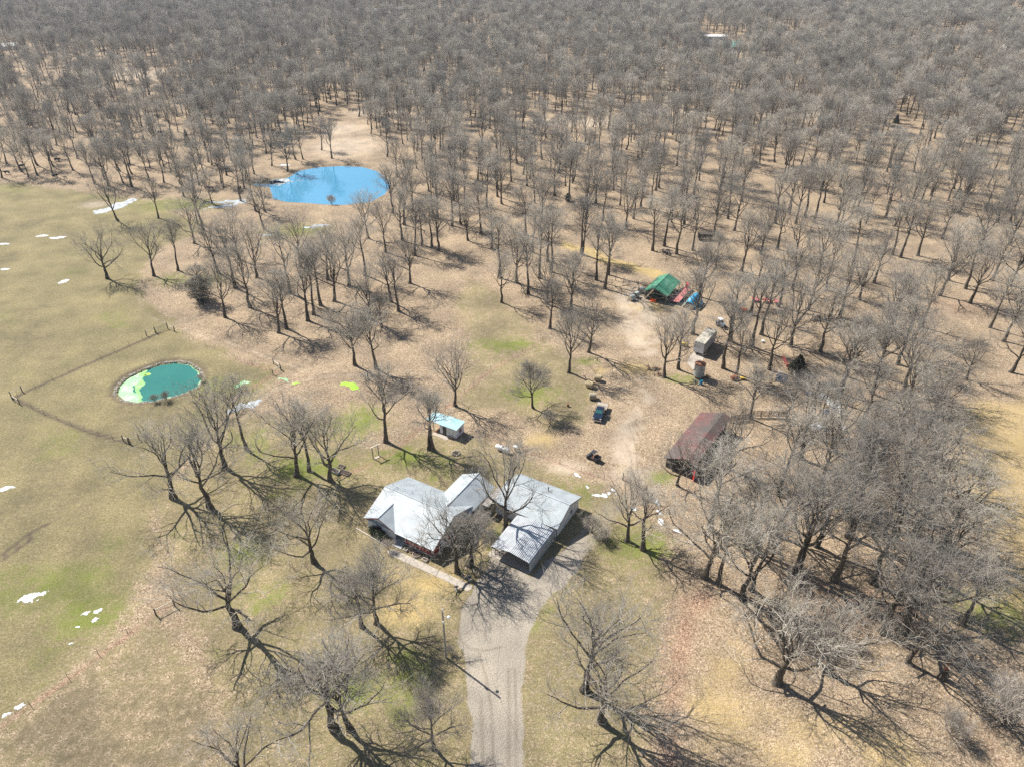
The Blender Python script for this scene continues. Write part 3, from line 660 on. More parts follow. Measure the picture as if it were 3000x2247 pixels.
def oak(seed, H=15., clear=.22, Rc=7.5, limbs=11, n2=8, n3=6, n4=5, n5=4, r0=.34, low=15, high=72, wob=.13, lean=(0,0), trunk_frac=.62, twig_r=.011, up=.06, lod=0, droop=0.0, fork=0):
    """bare broad-leaved tree: returns (trunk part, crown part) as verts/quads"""
    rs = np.random.RandomState(seed)
    S0 = 9; Ht = H*trunk_frac
    z = np.linspace(0,1,S0)
    P = np.zeros((1,S0,3)); P[0,:,2] = -.25+z*(Ht+.25)
    P[0,:,0] = lean[0]*z**1.3*Ht + np.cumsum(rs.randn(S0))*.08*(z>0); P[0,:,1] = lean[1]*z**1.3*Ht + np.cumsum(rs.randn(S0))*.08*(z>0)
    rr = r0*(1-.72*z)+r0*.55*np.exp(-z*11); rr = rr[None,:]
    t0 = clear*H/Ht
    pos, tan, rad, t = spawn(P, rr, limbs, t0, 1.0, rs)
    k = (t-t0)/(1-t0)
    ang = R(90)-R(1)*(low+(high-low)*k**.9)+rs.randn(limbs)*.10
    roll = np.arange(limbs)*2.399+rs.randn(limbs)*.35
    az = np.stack([np.cos(roll), np.sin(roll)],1)
    d = np.stack([np.sin(ang)*az[:,0], np.sin(ang)*az[:,1], np.cos(ang)],1); d[:,2] += .15*k; d = norm(d)
    # length so that tips reach the crown outline (an ellipsoid)
    hc = H*(clear+.12+(1-clear)*.35); vz = H-hc
    Ls = []
    for i in range(limbs):
        s_ = np.linspace(.5, Rc*2.2, 120); q = pos[i]+s_[:,None]*(d[i]+np.array([0,0,.10]))
        e = np.hypot(q[:,0]-lean[0]*Ht*.7, q[:,1]-lean[1]*Ht*.7)**2/Rc**2+np.where(q[:,2]>hc, (q[:,2]-hc)**2/vz**2, (q[:,2]-hc)**2/(hc*.9)**2)
        hit = np.argmax(e > 1); Ls.append(s_[hit] if hit else Rc)
    Ls = np.clip(np.array(Ls)*(.74+.24*rs.rand(limbs)), 1.2, None)
    L1 = grow(pos, d, Ls, 8, wob*1.25, up*1.2-droop*.4, rs)
    R1 = taper(np.minimum(rad*.70, .036+Ls*.022), np.full(limbs,.030), 8)
    trunk = join([tubes(P, rr, 10), tubes(L1, R1, 6)])
    # secondary branches
    pos, tan, rad, t = spawn(L1, R1, n2, .18, 1.0, rs, .85)
    pl = np.repeat(Ls, n2)
    d = bend(tan, R(1)*(30+22*rs.rand(len(t))), rs); d[:,2] += .10; d = norm(d)
    l2 = pl*(.56-.30*t)*(.7+.6*rs.rand(len(t)))+.5
    P2 = grow(pos, d, l2, 6, wob*1.5, up-droop*.5, rs); R2 = taper(np.minimum(rad*.70,.065), np.full(len(t),.016), 6)
    parts = [tubes(P2, R2, 4 if not lod else 3)]
    pos, tan, rad, t = spawn(P2, R2, n3, .2, 1.0, rs, .9)
    pl = np.repeat(l2, n3)
    d = bend(tan, R(1)*(25+28*rs.rand(len(t))), rs); d[:,2] += .08; d = norm(d)
    l3 = pl*(.62-.28*t)*(.6+.7*rs.rand(len(t)))+.30
    S3 = 5 if not lod else 3
    P3 = grow(pos, d, l3, S3, wob*1.7, up-droop, rs); R3 = taper(np.maximum(np.minimum(rad*.75,.030), twig_r*1.3), np.full(len(t),twig_r), S3)
    parts.append(tubes(P3, R3, 3))
    if n4:
        pos, tan, rad, t = spawn(P3, R3, n4, .15, 1.0, rs); pl = np.repeat(l3, n4)
        d = bend(tan, R(1)*(22+30*rs.rand(len(t))), rs); d[:,2] += .06-droop; d = norm(d)
        l4 = pl*(.60-.2*t)*(.6+.7*rs.rand(len(t)))+.22
        S4 = 4 if not lod else 2
        P4 = grow(pos, d, l4, S4, wob*1.8, up-droop, rs); R4 = taper(np.full(len(t),twig_r*1.15), np.full(len(t),twig_r*.75), S4)
        parts.append(tubes(P4, R4, 3))
        if n5:
            pos, tan, rad, t = spawn(P4, R4, n5, .2, 1.0, rs); pl = np.repeat(l4, n5)
            d = bend(tan, R(1)*(25+35*rs.rand(len(t))), rs); d = norm(d)
            l5 = pl*.55*(.5+.8*rs.rand(len(t)))+.16
            P5 = grow(pos, d, l5, 2, 0, 0, rs); R5 = taper(np.full(len(t),twig_r*.85), np.full(len(t),twig_r*.5), 2)
            parts.append(tubes(P5, R5, 3))
    return trunk, join(parts)

PROTO = {}
def proto(key, twig='twig', **kw):
    (tv, tq), (cv, cq) = oak(**kw)
    a = fast_mesh('trunk', tv, tq, True); a.materials.append(M['bark'])
    b_ = fast_mesh('crown', cv, cq, True); b_.materials.append(M[twig])
    PROTO[key] = (a, b_, kw.get('H',15.))
# spreading open-grown oaks, woodland oaks, slender pole trees, small twiggy yard trees
for i, s_ in enumerate((3, 8, 21, 26)):
    proto('W%d' % i, seed=s_, H=14., clear=.20, Rc=8.8, limbs=9, n2=7, n3=5, n4=3, n5=1, r0=.42, low=16, high=78, wob=.17, trunk_frac=.48, up=.05, twig_r=.0105)
for i, s_ in enumerate((31, 37, 44, 58, 59, 60)):
    proto('F%d' % i, seed=s_, H=16., clear=(.30,.26,.36,.22,.33,.28)[i], Rc=(4.4,5.2,4.0,5.6,4.8,5.0)[i], limbs=(8,9,7,9,8,10)[i], n2=6, n3=5, n4=3, n5=1, r0=.29, low=42, high=86, wob=.12, trunk_frac=(.62,.55,.70,.50,.66,.58)[i], up=.10, twig_r=.010)
for i, s_ in enumerate((63, 71)):
    proto('S%d' % i, seed=s_, H=16., clear=.45, Rc=2.8, limbs=8, n2=5, n3=4, n4=4, n5=2, r0=.22, low=42, high=86, wob=.11, trunk_frac=.78, up=.12, twig_r=.010)
proto('T0', seed=82, H=9.5, clear=.24, Rc=3.9, limbs=12, n2=7, n3=5, n4=4, n5=2, r0=.19, low=25, high=80, wob=.10, trunk_frac=.78, up=.06, twig_r=.008)
proto('B0', twig='twig_pale', seed=91, H=7.5, clear=.03, Rc=4.6, limbs=22, n2=7, n3=5, n4=3, n5=0, r0=.12, low=35, high=84, wob=.07, trunk_frac=.42, up=.05, twig_r=.010)
proto('D0', seed=97, H=9.0, clear=.08, Rc=4.4, limbs=15, n2=7, n3=5, n4=3, n5=0, r0=.30, low=-6, high=62, wob=.30, trunk_frac=.80, up=-.01, droop=.05, twig_r=.015)

# base in the photograph, kind, height in metres, crown width factor
W, F, S, T = 'W', 'F', 'S', 'T'
TREES = [
 # round the house and in the near left
 (508,1455,'W0',14,1.05),(614,1483,'F1',13.5,1.25),(657,1374,'F3',14,1.15),(723,1317,'S0',12.5,1.25),(968,1408,'W1',13,.92),(866,1393,'F3',13.5,1.2),(905,1380,'S1',13,1.3),(920,1646,'W2',11.5,.95),(694,1834,'W1',13.5,1.06),
 (983,2134,'F1',12.5,1.45),(1027,2138,'F3',12,1.25),(722,2300,'W0',11,.92),(1267,2192,'T0',9.5,1.05),(1100,1824,'T0',10.5,1.2),(1060,1835,'F2',9,1.2),
 (1340,1676,'W2',13,.90),(1378,1658,'D0',8.5,1.0),(1480,1555,'W3',14.5,.80),(1764,2111,'W0',13,1.0),(1712,2020,'F1',13.5,1.35),
 (1256,1316,'S0',11,1.4),(1269,1317,'F2',11.5,1.2),(1130,1294,'F0',13.5,1.15),(1333,1187,'F3',14,1.1),(1563,1195,'T0',10.5,1.15),
 # near right wood
 (2276,1999,'W2',14,1.12),(2429,1970,'W1',12,.95),(2662,1941,'W0',11,.9),(2585,1853,'F0',14,1.2),(2642,1852,'W1',15.5,1.0),(2443,1699,'F2',15,1.2),(2325,1676,'F0',15.5,1.1),(2344,1663,'F3',15.5,1.1),
 (2172,1753,'F1',13,1.25),(2200,1726,'S1',14,1.3),(2104,1712,'S0',13,1.4),(2063,1687,'F3',14,1.15),(2554,1703,'F1',14.5,1.15),(2669,1563,'F3',15,1.15),(2486,1572,'F0',15,1.2),(1836,1584,'W3',12,.80),(1883,1608,'F2',10.5,1.5),
 (2083,1552,'S1',15.5,1.5),(2477,1495,'F2',15,1.25),(2635,1494,'F3',14.5,1.2),(2509,1497,'S0',15,1.4),(2345,1340,'F1',14,1.3),(2448,1322,'F3',13,1.2),(1985,1422,'W0',9.5,.72),(2137,1374,'W2',12,.78),(2198,1226,'F0',13,1.2),
 (2190,1600,'F0',13.5,1.3),(2270,1560,'F3',13,1.2),(2390,1600,'S1',14,1.3),(2740,1700,'F0',13.5,1.2),(2770,1600,'F2',14,1.2),(2560,1400,'F1',14.5,1.2),(2400,1440,'F0',13.5,1.2),(2280,1450,'S0',13,1.4),(2700,1400,'F3',14,1.1),(2820,1830,'F2',12,1.1),
 (2620,1290,'F0',14,1.25),(2520,1260,'F2',13.5,1.2),(2720,1260,'F1',13,1.1),(2590,1560,'S1',14.5,1.3),(2300,1230,'T0',10,1.1),
 # farm yard
 (1945,1106,'F3',15,1.12),(1988,1081,'F0',14.5,1.1),(2118,1078,'S1',14.5,1.5),(2155,1102,'F2',13.5,1.15),(1665,1092,'F1',13.5,1.05),(1724,1031,'F3',13.5,1.15),(1610,963,'F0',13,1.2),(2028,979,'F1',15.5,1.15),(2142,1001,'F0',17,1.15),(1771,846,'S0',16.5,1.3),(1747,821,'F2',16.5,1.0),(1781,806,'S1',16.5,1.3),(1705,746,'F0',16,1.0),
 (1912,735,'S0',15,1.6),(1947,722,'S1',15,1.4),(1982,745,'F2',15,1.1),(2028,734,'F0',15,1.0),(2170,795,'F1',15,1.0),(2094,789,'T0',11,1.1),(2199,922,'F2',16,1.1),(2203,1017,'S0',15,1.5),(2253,1082,'F1',15,1.0),(1676,906,'F3',14.5,1.0),(2230,980,'S1',15,1.4),(1602,890,'F3',14,1.1),(1672,893,'F0',14,1.0),(2050,870,'F1',13.5,1.1),
 # pasture wood between the ponds
 (315,817,'W2',14.5,.98),(451,809,'F1',14,1.15),(568,714,'F3',14,1.2),(603,885,'D0',11.5,1.0),(815,975,'F3',14.5,1.1),(839,963,'S0',14.5,1.5),(902,940,'F0',16,1.1),(918,922,'S1',16,1.3),(733,902,'F1',16,1.1),(978,883,'F3',15,1.15),(1040,1070,'F1',14,1.15),(1103,1081,'F0',13.5,1.2),(1021,837,'F3',15.5,1.1),(774,674,'F0',13,1.2),(752,815,'F3',16,1.1),(940,895,'S0',15,1.4),(521,793,'S1',12.5,1.3),(1168,912,'F2',14,1.15),(1146,884,'F0',14.5,1.1),(1070,809,'S1',15,1.4),(595,674,'F2',14.5,1.1),(880,782,'F1',15,1.1),
 (690,845,'F2',15,1.15),(660,930,'F1',13,1.1),(640,800,'F0',14.5,1.1),(1090,935,'F3',14,1.05),(1120,960,'T0',9,1.1),(960,820,'F0',15,1.1),(850,860,'F2',15.5,1.1),(700,760,'F1',14,1.1),(1200,830,'F3',14,1.1),(1130,740,'F0',14.5,1.1),(1180,705,'F1',14.5,1.1),(1080,700,'F3',13.5,1.1),(1216,750,'S0',15,1.4),(1236,718,'S1',14,1.4),
 # row along the top of the field and round the blue pond
 (65,503,'F1',15,1.2),(157,517,'F3',15,1.2),(277,538,'F1',14.5,1.2),(320,545,'F3',15,1.25),(386,549,'S0',15,1.5),(437,530,'F2',13,1.1),(481,536,'F1',15,1.2),(521,519,'F3',15,1.1),(576,580,'F0',14.5,1.2),(649,538,'F3',14,1.1),(711,517,'F2',14,1.1),(744,511,'F1',13.5,1.1),(679,473,'S1',13,1.3),(796,487,'S0',13.5,1.4),(842,503,'F0',14,1.1),(866,468,'F2',13,1.0),(888,468,'S1',13,1.3),(942,441,'F1',13.5,1.1),(972,465,'F3',13,1.1),(1135,460,'F1',13,1.1),(20,480,'F3',15,1.2),(110,485,'F0',15,1.2),(215,500,'F1',14.5,1.2),(350,500,'F0',15,1.1),(1165,520,'F0',14,1.2),(1190,560,'F3',14,1.2),(1150,625,'F1',14,1.2),(1210,620,'F0',14.5,1.1),(1185,660,'F2',14,1.1),
 # middle wood
 (1372,706,'F3',13.5,1.2),(1284,735,'F1',14.5,1.15),(1266,724,'S1',14,1.4),(1410,685,'S0',14,1.4),(1351,658,'F0',15,1.0),(1324,663,'S1',15,1.4),(1469,886,'F1',13.5,1.1),(1512,830,'F3',15.5,1.1),(1548,862,'S0',14,1.5),(1464,816,'S1',15,1.5),(1580,816,'S0',15,1.4),(1605,767,'F2',16,1.0),(1616,798,'S1',16,1.4),(1702,746,'S0',15,1.5),(1833,672,'F3',15,1.15),(1856,642,'F0',14,1.0),(1765,647,'S1',14,1.4),(1745,597,'F1',15,1.1),(1471,599,'F3',14.5,1.1),(1458,577,'F0',14,1.0),(1498,534,'F1',15,1.0),(1666,581,'S0',15,1.4),(1715,655,'F3',16,1.0),(1878,608,'S1',15,1.4),(1905,613,'F2',15,1.0),(2149,676,'F3',15,1.1),(2133,642,'S0',15,1.4),(2090,694,'F1',15,1.0),(2002,543,'F0',15,1.0),(2032,574,'S1',14.5,1.4),(1941,464,'F2',14,1.0),(1397,531,'F3',15.5,1.1),(1426,608,'S0',14,1.4),
 (1540,690,'F0',15,1.1),(1590,650,'F3',15,1.1),(1330,590,'F1',15,1.1),(1560,740,'S1',14,1.4),(1280,640,'F3',14.5,1.1),(1440,730,'F2',14,1.1),
 # right wood
 (2712,547,'F1',15.5,1.2),(2808,624,'F3',15,1.2),(2823,592,'S0',15,1.4),(2750,866,'F3',16,1.15),(2779,822,'F0',15.5,1.1),(2842,888,'F1',14.5,1.2),(2828,847,'S1',15,1.4),(2953,837,'F3',16,1.2),(2905,822,'F0',15.5,1.1),(2637,755,'F2',16,1.1),(2613,748,'S1',14,1.4),(2688,750,'F1',16,1.2),(2620,663,'F3',15,1.1),(2383,653,'S0',16,1.5),(2359,639,'S1',16,1.5),(2449,704,'F1',15,1.1),(2301,535,'S0',16,1.4),(2277,731,'F0',14.5,1.1),(2227,745,'F3',15,1.0),(2364,909,'F3',16,1.1),(2403,1030,'F1',15.5,1.1),(2313,1016,'F3',16,1.1),(2581,1025,'F0',16,1.15),(2610,977,'F3',16,1.1),(2630,1069,'F1',15.5,1.1),(2565,1098,'F0',14.5,1.1),(2475,1101,'F2',13,1.2),
 (2831,1111,'W1',11.5,.68),(2447,1176,'S0',15.5,1.4),(2463,1151,'F0',16,1.1),(2554,1153,'F2',14,1.2),(2646,1150,'F1',15,1.2),(2660,1190,'F3',13,1.1),(2940,1000,'F1',14.5,1.2),(2900,960,'S0',14.5,1.4),(2960,1090,'F3',14,1.2),(2700,960,'F2',14.5,1.1),(2520,880,'F3',15,1.1),(2560,830,'F0',15,1.1),(2460,930,'F1',15,1.1),(2320,850,'F0',15,1.1),(2280,900,'S1',15,1.4),(2400,800,'F3',15,1.1),(2870,740,'F1',15,1.2),(2960,720,'F3',15,1.1),(2760,700,'F0',15,1.1),(2330,760,'F1',15,1.1),(2500,780,'S0',15,1.4),(2420,850,'S1',15,1.4),
]
KIND_WORDS = {'W':'broad spreading bare oak','F':'bare grey woodland oak','S':'slender bare pole tree','T':'small twiggy bare tree','D':'dense drooping bare tree','B':'pale bushy bare tree'}
rt = random.Random(11)
TREES = [(a,b_,({'F0':'F4','F1':'F5'}.get(k,k) if (a*7+b_*3)%2 else k),h,w) for a,b_,k,h,w in TREES]
inst = []          # (x, y, kind, height, width)
for (px, py, k, h, w) in TREES:
    x, y = g(px, py); h *= {'F':1.16,'S':1.14,'W':1.12}.get(k[0], 1.05)*rt.uniform(.93,1.1)*(1.08 if py > 1280 else 1.0)
    w *= 1.06 if py > 1280 else 1.0
    inst.append((x, y, k, h, w*h/PROTO[k][2]*{'F':1.15,'S':1.15,'W':1.02}.get(k[0],1.0)))
# ---- the wood beyond: jittered sowing, thinner in the pastures, none in the clearings
def open_px(px, py):
    """clearings and pastures, read in the photograph"""
    if py < 640 and sdist(np.array([g(px,py)[0]]), np.array([g(px,py)[1]]), FIELD)[0] > -3: return True
    for (a, b_, rx, ry) in ((1000,400,75,75),(975,530,225,135),(2645,440,45,100),(2120,140,75,30),(2070,118,45,22),(870,65,70,10),(820,66,50,9),(1300,45,90,6),(1180,33,60,6),(2480,38,40,9),(2970,55,40,24),(2985,140,35,10),(1540,10,90,5),(350,212,150,18),(1280,245,70,16),(1700,350,60,14),(2380,345,45,12),(1960,335,30,9),(1000,330,60,18),(30,140,40,12),(2660,152,20,8)):
        if ((px-a)/rx)**2+((py-b_)/ry)**2 < 1: return True
    return False
taken = np.array([(t[0],t[1]) for t in inst])
def sow(y0, y1, st_, thin):
    out = []
    ys = np.arange(y0, y1, st_)
    for yy in ys:
        half = (yy*_cp+EYE*_sp)*.745+12
        for xx in np.arange(-half, half, st_):
            x = xx+rt.uniform(-.48,.48)*st_; y = yy+rt.uniform(-.48,.48)*st_
            px, py = back(x, y)
            if px < -120 or px > 3120 or py > 660: continue
            if open_px(px, py): continue
            if rt.random() < thin(px, py): continue
            if len(taken) and np.min(np.hypot(taken[:,0]-x, taken[:,1]-y)) < 5.2: continue
            out.append((x,y))
    return out
def thin_mid(px, py):
    t = .30
    if 2280 < px < 2720 and 330 < py < 640: t = -.1           # dense stand
    if px > 2750: t = .25
    if px < 620 and py < 470: t = .50
    if py > 560: t = .62 if px < 2250 else .35
    elif py > 450: t = max(t, .22)
    return t + .35*(float(vnoise(np.array([back and px*.01]), np.array([py*.02]), 1.0, 3)[0])-.5)
def thin_far(px, py):
    x, y = g(px, py); q = float(vnoise(np.array([x]), np.array([y]), 55., 6)[0]); t = .06+.5*max(0., q-.35)
    if px < 560 and py > 165: t = max(t, .52)
    if q > .86: t = .93
    return t
mid = sow(215, 372, 9.2, thin_mid)
far = sow(372, 1130, 8.0, thin_far)
for (x, y) in mid:
    k = rt.choice(['F0','F1','F2','F3','F4','F5','F4','F5','S0','S1']); h = rt.uniform(12.5,19.)
    inst.append((x, y, k, h, rt.uniform(1.08,1.36)*h/16.))
depth = lambda t: t[1]*_cp+EYE*_sp
inst.sort(key=depth)
near, rest = inst[:300], inst[300:]

LAND = {}           # landmarks for the labels: name -> position, filled from the survey
for nm, px, py in (('the white house',1200,1560),('the grey metal carport',1500,1640),('the white garage',1640,1480),('the blue-roofed shed',1310,1270),('the white propane tank',1473,1318),('the parked flatbed pickup',1752,1230),
    ('the three tan round bales',1735,1140),('the open utility buggy',1742,1340),('the green-roofed barn',1930,860),('the blue tarpaulin',2050,890),('the grey box trailer',2060,1030),('the small grain bin',2046,1100),('the red-roofed barn',2060,1330),('the white cattle panels',2440,1220),
    ('the blue slatted crate',2275,1110),('the green pond',466,1120),('the utility pole',1307,1925),('the gravel drive end',1450,2247),('the wooden swing frame',1105,1320),('the field corner brace',480,1780),('the steel gate by the barn',1860,1425),('the red harrow',2245,885),
    ('the dark log row',1950,740),('the dark hay wagon',2066,695),('the field gate',480,968),('the torn red snag',2764,1988),('the blue pond south bank',970,605),('the blue pond north shore',1000,484),('the blue pond east shore',1148,540),('the snow patches in the field',110,1745),('the bright algae puddle',1022,1128),('the pond fence corner brace',820,1088)):
    LAND[nm] = g(px, py)
ORD = ['closest','second closest','third closest','fourth closest','fifth closest','sixth closest','seventh closest','eighth closest']
best = {}
rank = {nm: sorted(range(len(near)), key=lambda i: math.hypot(near[i][0]-p[0], near[i][1]-p[1])) for nm, p in LAND.items()}
for k in range(8):
    for nm in LAND:
        i = rank[nm][k]
        if i not in best and math.hypot(near[i][0]-LAND[nm][0], near[i][1]-LAND[nm][1]) < 45: best[i] = (nm, k)
def region(px, py):
    if py > 1100: return 'near wood beside the red-roofed barn' if px > 1900 else 'yard trees round the white house'
    if px > 2200: return 'wood on the right behind the farm yard'
    if px < 1240 and py < 560: return 'wood above the left field and the blue pond'
    if px < 1240: return 'pasture wood between the two ponds'
    return 'open wood behind the green-roofed barn'
first = {}
for i, (x, y, k, h, w) in enumerate(near):
    tm, cm, H0 = PROTO[k]
    px, py = back(x, y)
    nm = {'W':'oak_tree','F':'woodland_oak','S':'pole_tree','T':'yard_tree','D':'drooping_tree','B':'bushy_tree'}[k[0]]
    reg = region(px, py)
    if i in best: lab = '%s, %s tree to %s' % (KIND_WORDS[k[0]], ORD[best[i][1]], best[i][0])
    else: lab = '%s standing in the %s' % (KIND_WORDS[k[0]], reg)
    zz = float(land_z(np.array([x]), np.array([y]))[0])
    o = thing(nm, lab, 'tree', (x, y, zz), rt.uniform(0, 2*PI), reg)
    sz = h/H0
    o.scale = (w, w, sz) if k[0] != 'W' else (w*.97, w*.97, sz)
    o.rotation_euler = (rt.uniform(-.05,.05), rt.uniform(-.05,.05), o.rotation_euler[2])
    for part, me in (('trunk', tm), ('crown', cm)):
        c = bpy.data.objects.new(part, me); C.objects.link(c); c.parent = o
# one pale thicket tree at the lower right corner
for (px, py, rz, s_, lab) in ((2935,2120,.6,1.1,'pale bushy many-stemmed tree at the lower right corner'),(2780,2150,2.2,.55,'small pale bush in front of the torn red snag')):
    x, y = g(px, py); o = thing('bushy_tree', lab, 'tree', (x,y,0), rz); o.scale = (s_,)*3
    for part, me in (('trunk', PROTO['B0'][0]), ('crown', PROTO['B0'][1])):
        c = bpy.data.objects.new(part, me); C.objects.link(c); c.parent = o

# ---- the rest of the wood, too many to count
lodc = bpy.data.collections.new('wood_kinds')
LODS = []
for i, s_ in enumerate((101,111,123,137,149,158)):
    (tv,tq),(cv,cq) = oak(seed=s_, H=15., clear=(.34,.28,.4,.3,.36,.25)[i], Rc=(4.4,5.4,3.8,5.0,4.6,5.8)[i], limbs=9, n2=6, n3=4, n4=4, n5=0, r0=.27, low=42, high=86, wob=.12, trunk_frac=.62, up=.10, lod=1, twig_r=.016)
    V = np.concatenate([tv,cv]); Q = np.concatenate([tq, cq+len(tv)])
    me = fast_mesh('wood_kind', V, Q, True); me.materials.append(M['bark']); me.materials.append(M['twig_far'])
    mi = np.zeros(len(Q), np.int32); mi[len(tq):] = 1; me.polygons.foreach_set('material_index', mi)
    o = bpy.data.objects.new('wood_kind_%d' % i, me); lodc.objects.link(o); LODS.append(o)
pts = [(t[0],t[1],t[3]) for t in rest] + [(x,y,rt.uniform(11.0,19.5)) for x,y in far]
pts = np.array(pts)
def scatter(name, pts, coll, nk, seed, flat=(1.0,1.25)):
    rs = np.random.RandomState(seed); n = len(pts)
    me = bpy.data.meshes.new(name); me.vertices.add(n)
    z = land_z(pts[:,0], pts[:,1])
    me.vertices.foreach_set('co', np.stack([pts[:,0],pts[:,1],z],1).astype(np.float32).ravel())
    a = me.attributes.new('kind_index','INT','POINT'); a.data.foreach_set('value', rs.randint(0,nk,n).astype(np.int32))
    a = me.attributes.new('turn','FLOAT_VECTOR','POINT'); a.data.foreach_set('vector', np.stack([rs.uniform(-.05,.05,n),rs.uniform(-.05,.05,n),rs.uniform(0,2*PI,n)],1).astype(np.float32).ravel())
    h = pts[:,2]/15.; w = h*rs.uniform(flat[0],flat[1],n)
    a = me.attributes.new('size','FLOAT_VECTOR','POINT'); a.data.foreach_set('vector', np.stack([w,w,h],1).astype(np.float32).ravel())
    me.update()
    ng = bpy.data.node_groups.new(name,'GeometryNodeTree')
    ng.interface.new_socket('Geometry', in_out='INPUT', socket_type='NodeSocketGeometry'); ng.interface.new_socket('Geometry', in_out='OUTPUT', socket_type='NodeSocketGeometry')
    N, L = ng.nodes, ng.links
    gi = N.new('NodeGroupInput'); go = N.new('NodeGroupOutput'); iop = N.new('GeometryNodeInstanceOnPoints'); ci = N.new('GeometryNodeCollectionInfo')
    ci.inputs['Collection'].default_value = coll; ci.inputs['Separate Children'].default_value = True; ci.inputs['Reset Children'].default_value = True
    iop.inputs['Pick Instance'].default_value = True
    def named(nm, ty):
        q = N.new('GeometryNodeInputNamedAttribute'); q.data_type = ty; q.inputs['Name'].default_value = nm
        return [s_ for s_ in q.outputs if s_.enabled and s_.name == 'Attribute'][0]
    L.new(gi.outputs[0], iop.inputs['Points']); L.new(ci.outputs[0], iop.inputs['Instance'])
    L.new(named('kind_index','INT'), iop.inputs['Instance Index'])
    L.new(named('turn','FLOAT_VECTOR'), iop.inputs['Rotation']); L.new(named('size','FLOAT_VECTOR'), iop.inputs['Scale'])
    L.new(iop.outputs[0], go.inputs[0])
    o = bpy.data.objects.new(name, me); C.objects.link(o); o.modifiers.new('scatter','NODES').node_group = ng
    return o
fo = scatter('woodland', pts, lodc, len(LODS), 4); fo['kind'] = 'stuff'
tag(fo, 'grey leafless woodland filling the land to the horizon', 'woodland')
print('TREES near', len(near), 'wood', len(pts))

# ------------------------------------------------------------------ buildings of the farmstead (frame: u along the fronts, v to the back)
TH = R(-30.5); OX, OY = g(1629, 1575)
def uv(u, v):
    c, s_ = math.cos(TH), math.sin(TH); return (OX+u*c-v*s_, OY+u*s_+v*c)
def framed(name, label, cat, u, v): return thing(name, label, cat, uv(u,v), TH)
def wall_box(G_, x0, x1, y0, y1, z0, z1, t=.16):
    """four walls as a shell"""
    G_.bx(x0,x1,y0,y0+t,z0,z1); G_.bx(x0,x1,y1-t,y1,z0,z1); G_.bx(x0,x0+t,y0+t,y1-t,z0,z1); G_.bx(x1-t,x1,y0+t,y1-t,z0,z1); return G_
def gable_tri(G_, axis_, c0, a, b_, peak, z0, zp, t=.16):
    """a triangular gable wall: axis 'x' at x=c0 spanning y a..b, or axis 'y' at y=c0 spanning x a..b"""
    V = []
    for k in (c0, c0+t):
        for p, z in ((a,z0),(b_,z0),(peak,zp)):
            V.append((k,p,z) if axis_ == 'x' else (p,k,z))
    return G_.add(V, [(0,1,2),(5,4,3),(0,3,4,1),(1,4,5,2),(2,5,3,0)])
def window(parent, x, y, z, w, h, face, frame_m, n=1):
    """face: '-y', '+x', '-x', '+y' outward side; a frame with a pane and a sash bar"""
    f = G(); p = G(); s_ = G(); t = .07; d = .05
    def put(G_, a0, a1, z0, z1, o0, o1):
        if face == '-y': G_.bx(x+a0,x+a1,y-o1,y-o0,z+z0,z+z1)
        elif face == '+y': G_.bx(x+a0,x+a1,y+o0,y+o1,z+z0,z+z1)
        elif face == '+x': G_.bx(x+o0,x+o1,y+a0,y+a1,z+z0,z+z1)
        else: G_.bx(x-o1,x-o0,y+a0,y+a1,z+z0,z+z1)
    put(f,-w/2-t,w/2+t,h,h+t,0,d); put(f,-w/2-t,w/2+t,-t,0,0,d+.03); put(f,-w/2-t,-w/2,0,h,0,d); put(f,w/2,w/2+t,0,h,0,d)
    put(p,-w/2,w/2,0,h,.004,.02); put(s_,-w/2,w/2,h/2-.025,h/2+.025,.021,.035)
    fo_ = f.obj('window', frame_m, parent); p.obj('pane', M['glass'], fo_); s_.obj('sash', M['wall_white'], fo_); return fo_

# ---- the house
h = framed('farm_house', 'white farmhouse with pale metal roof and dark red porch trim', 'house', -29.2, -14.3)
HW, HD = 13.9, 11.7                       # body: x 0..HW, y 0..HD ; ridge along x
EZ, RZ, YM = 2.45, 4.75, HD/2
wl_ = G(); t = .16
wl_.bx(0,5.9,0,t,0,EZ); wl_.bx(5.74,5.9,t,2.2,0,EZ); wl_.bx(5.9,HW,2.2,2.2+t,0,EZ); wl_.bx(0,t,t,HD-t,0,EZ); wl_.bx(HW-t,HW,2.36,HD-t,0,EZ); wl_.bx(0,HW,HD-t,HD,0,EZ)
gable_tri(wl_,'x',0,.05,HD-.05,YM,EZ,RZ-.12); gable_tri(wl_,'x',HW-t,.05,HD-.05,YM,EZ,RZ-.12); gable_tri(wl_,'y',0,.0,5.9,2.95,EZ,3.78)
wl_.obj('wall', M['wall_white'], h)
G().bx(-.04,HW+.04,-.04,HD+.04,0,.28).obj('foundation', M['concrete'], h)
rf = G(); ov = .42; sl = (RZ-EZ)/YM
ez = EZ-ov*sl
rf.ribbed((-ov,-ov,ez+.1),(HW+ov,-ov,ez+.1),(HW+ov,YM,RZ+.1),(-ov,YM,RZ+.1),.08,60,.05,.022)
rf.ribbed((HW+ov,HD+ov,ez+.1),(-ov,HD+ov,ez+.1),(-ov,YM,RZ+.1),(HW+ov,YM,RZ+.1),.08,60,.05,.022)
ro = rf.obj('roof', M['roof_white'], h)
fg = G(); gx0, gx1, gm_, gz = -.5, 6.4, 2.95, 4.02
fg.ribbed((gx0,-ov-.06,2.40),(gx0,4.7,2.40),(gm_,4.7,gz),(gm_,-ov-.06,gz),.08,24,.05,.022)
fg.ribbed((gx1,4.7,2.40),(gx1,-ov-.06,2.40),(gm_,-ov-.06,gz),(gm_,4.7,gz),.08,24,.05,.022)
fg.obj('front_gable_roof', M['roof_white'], h)
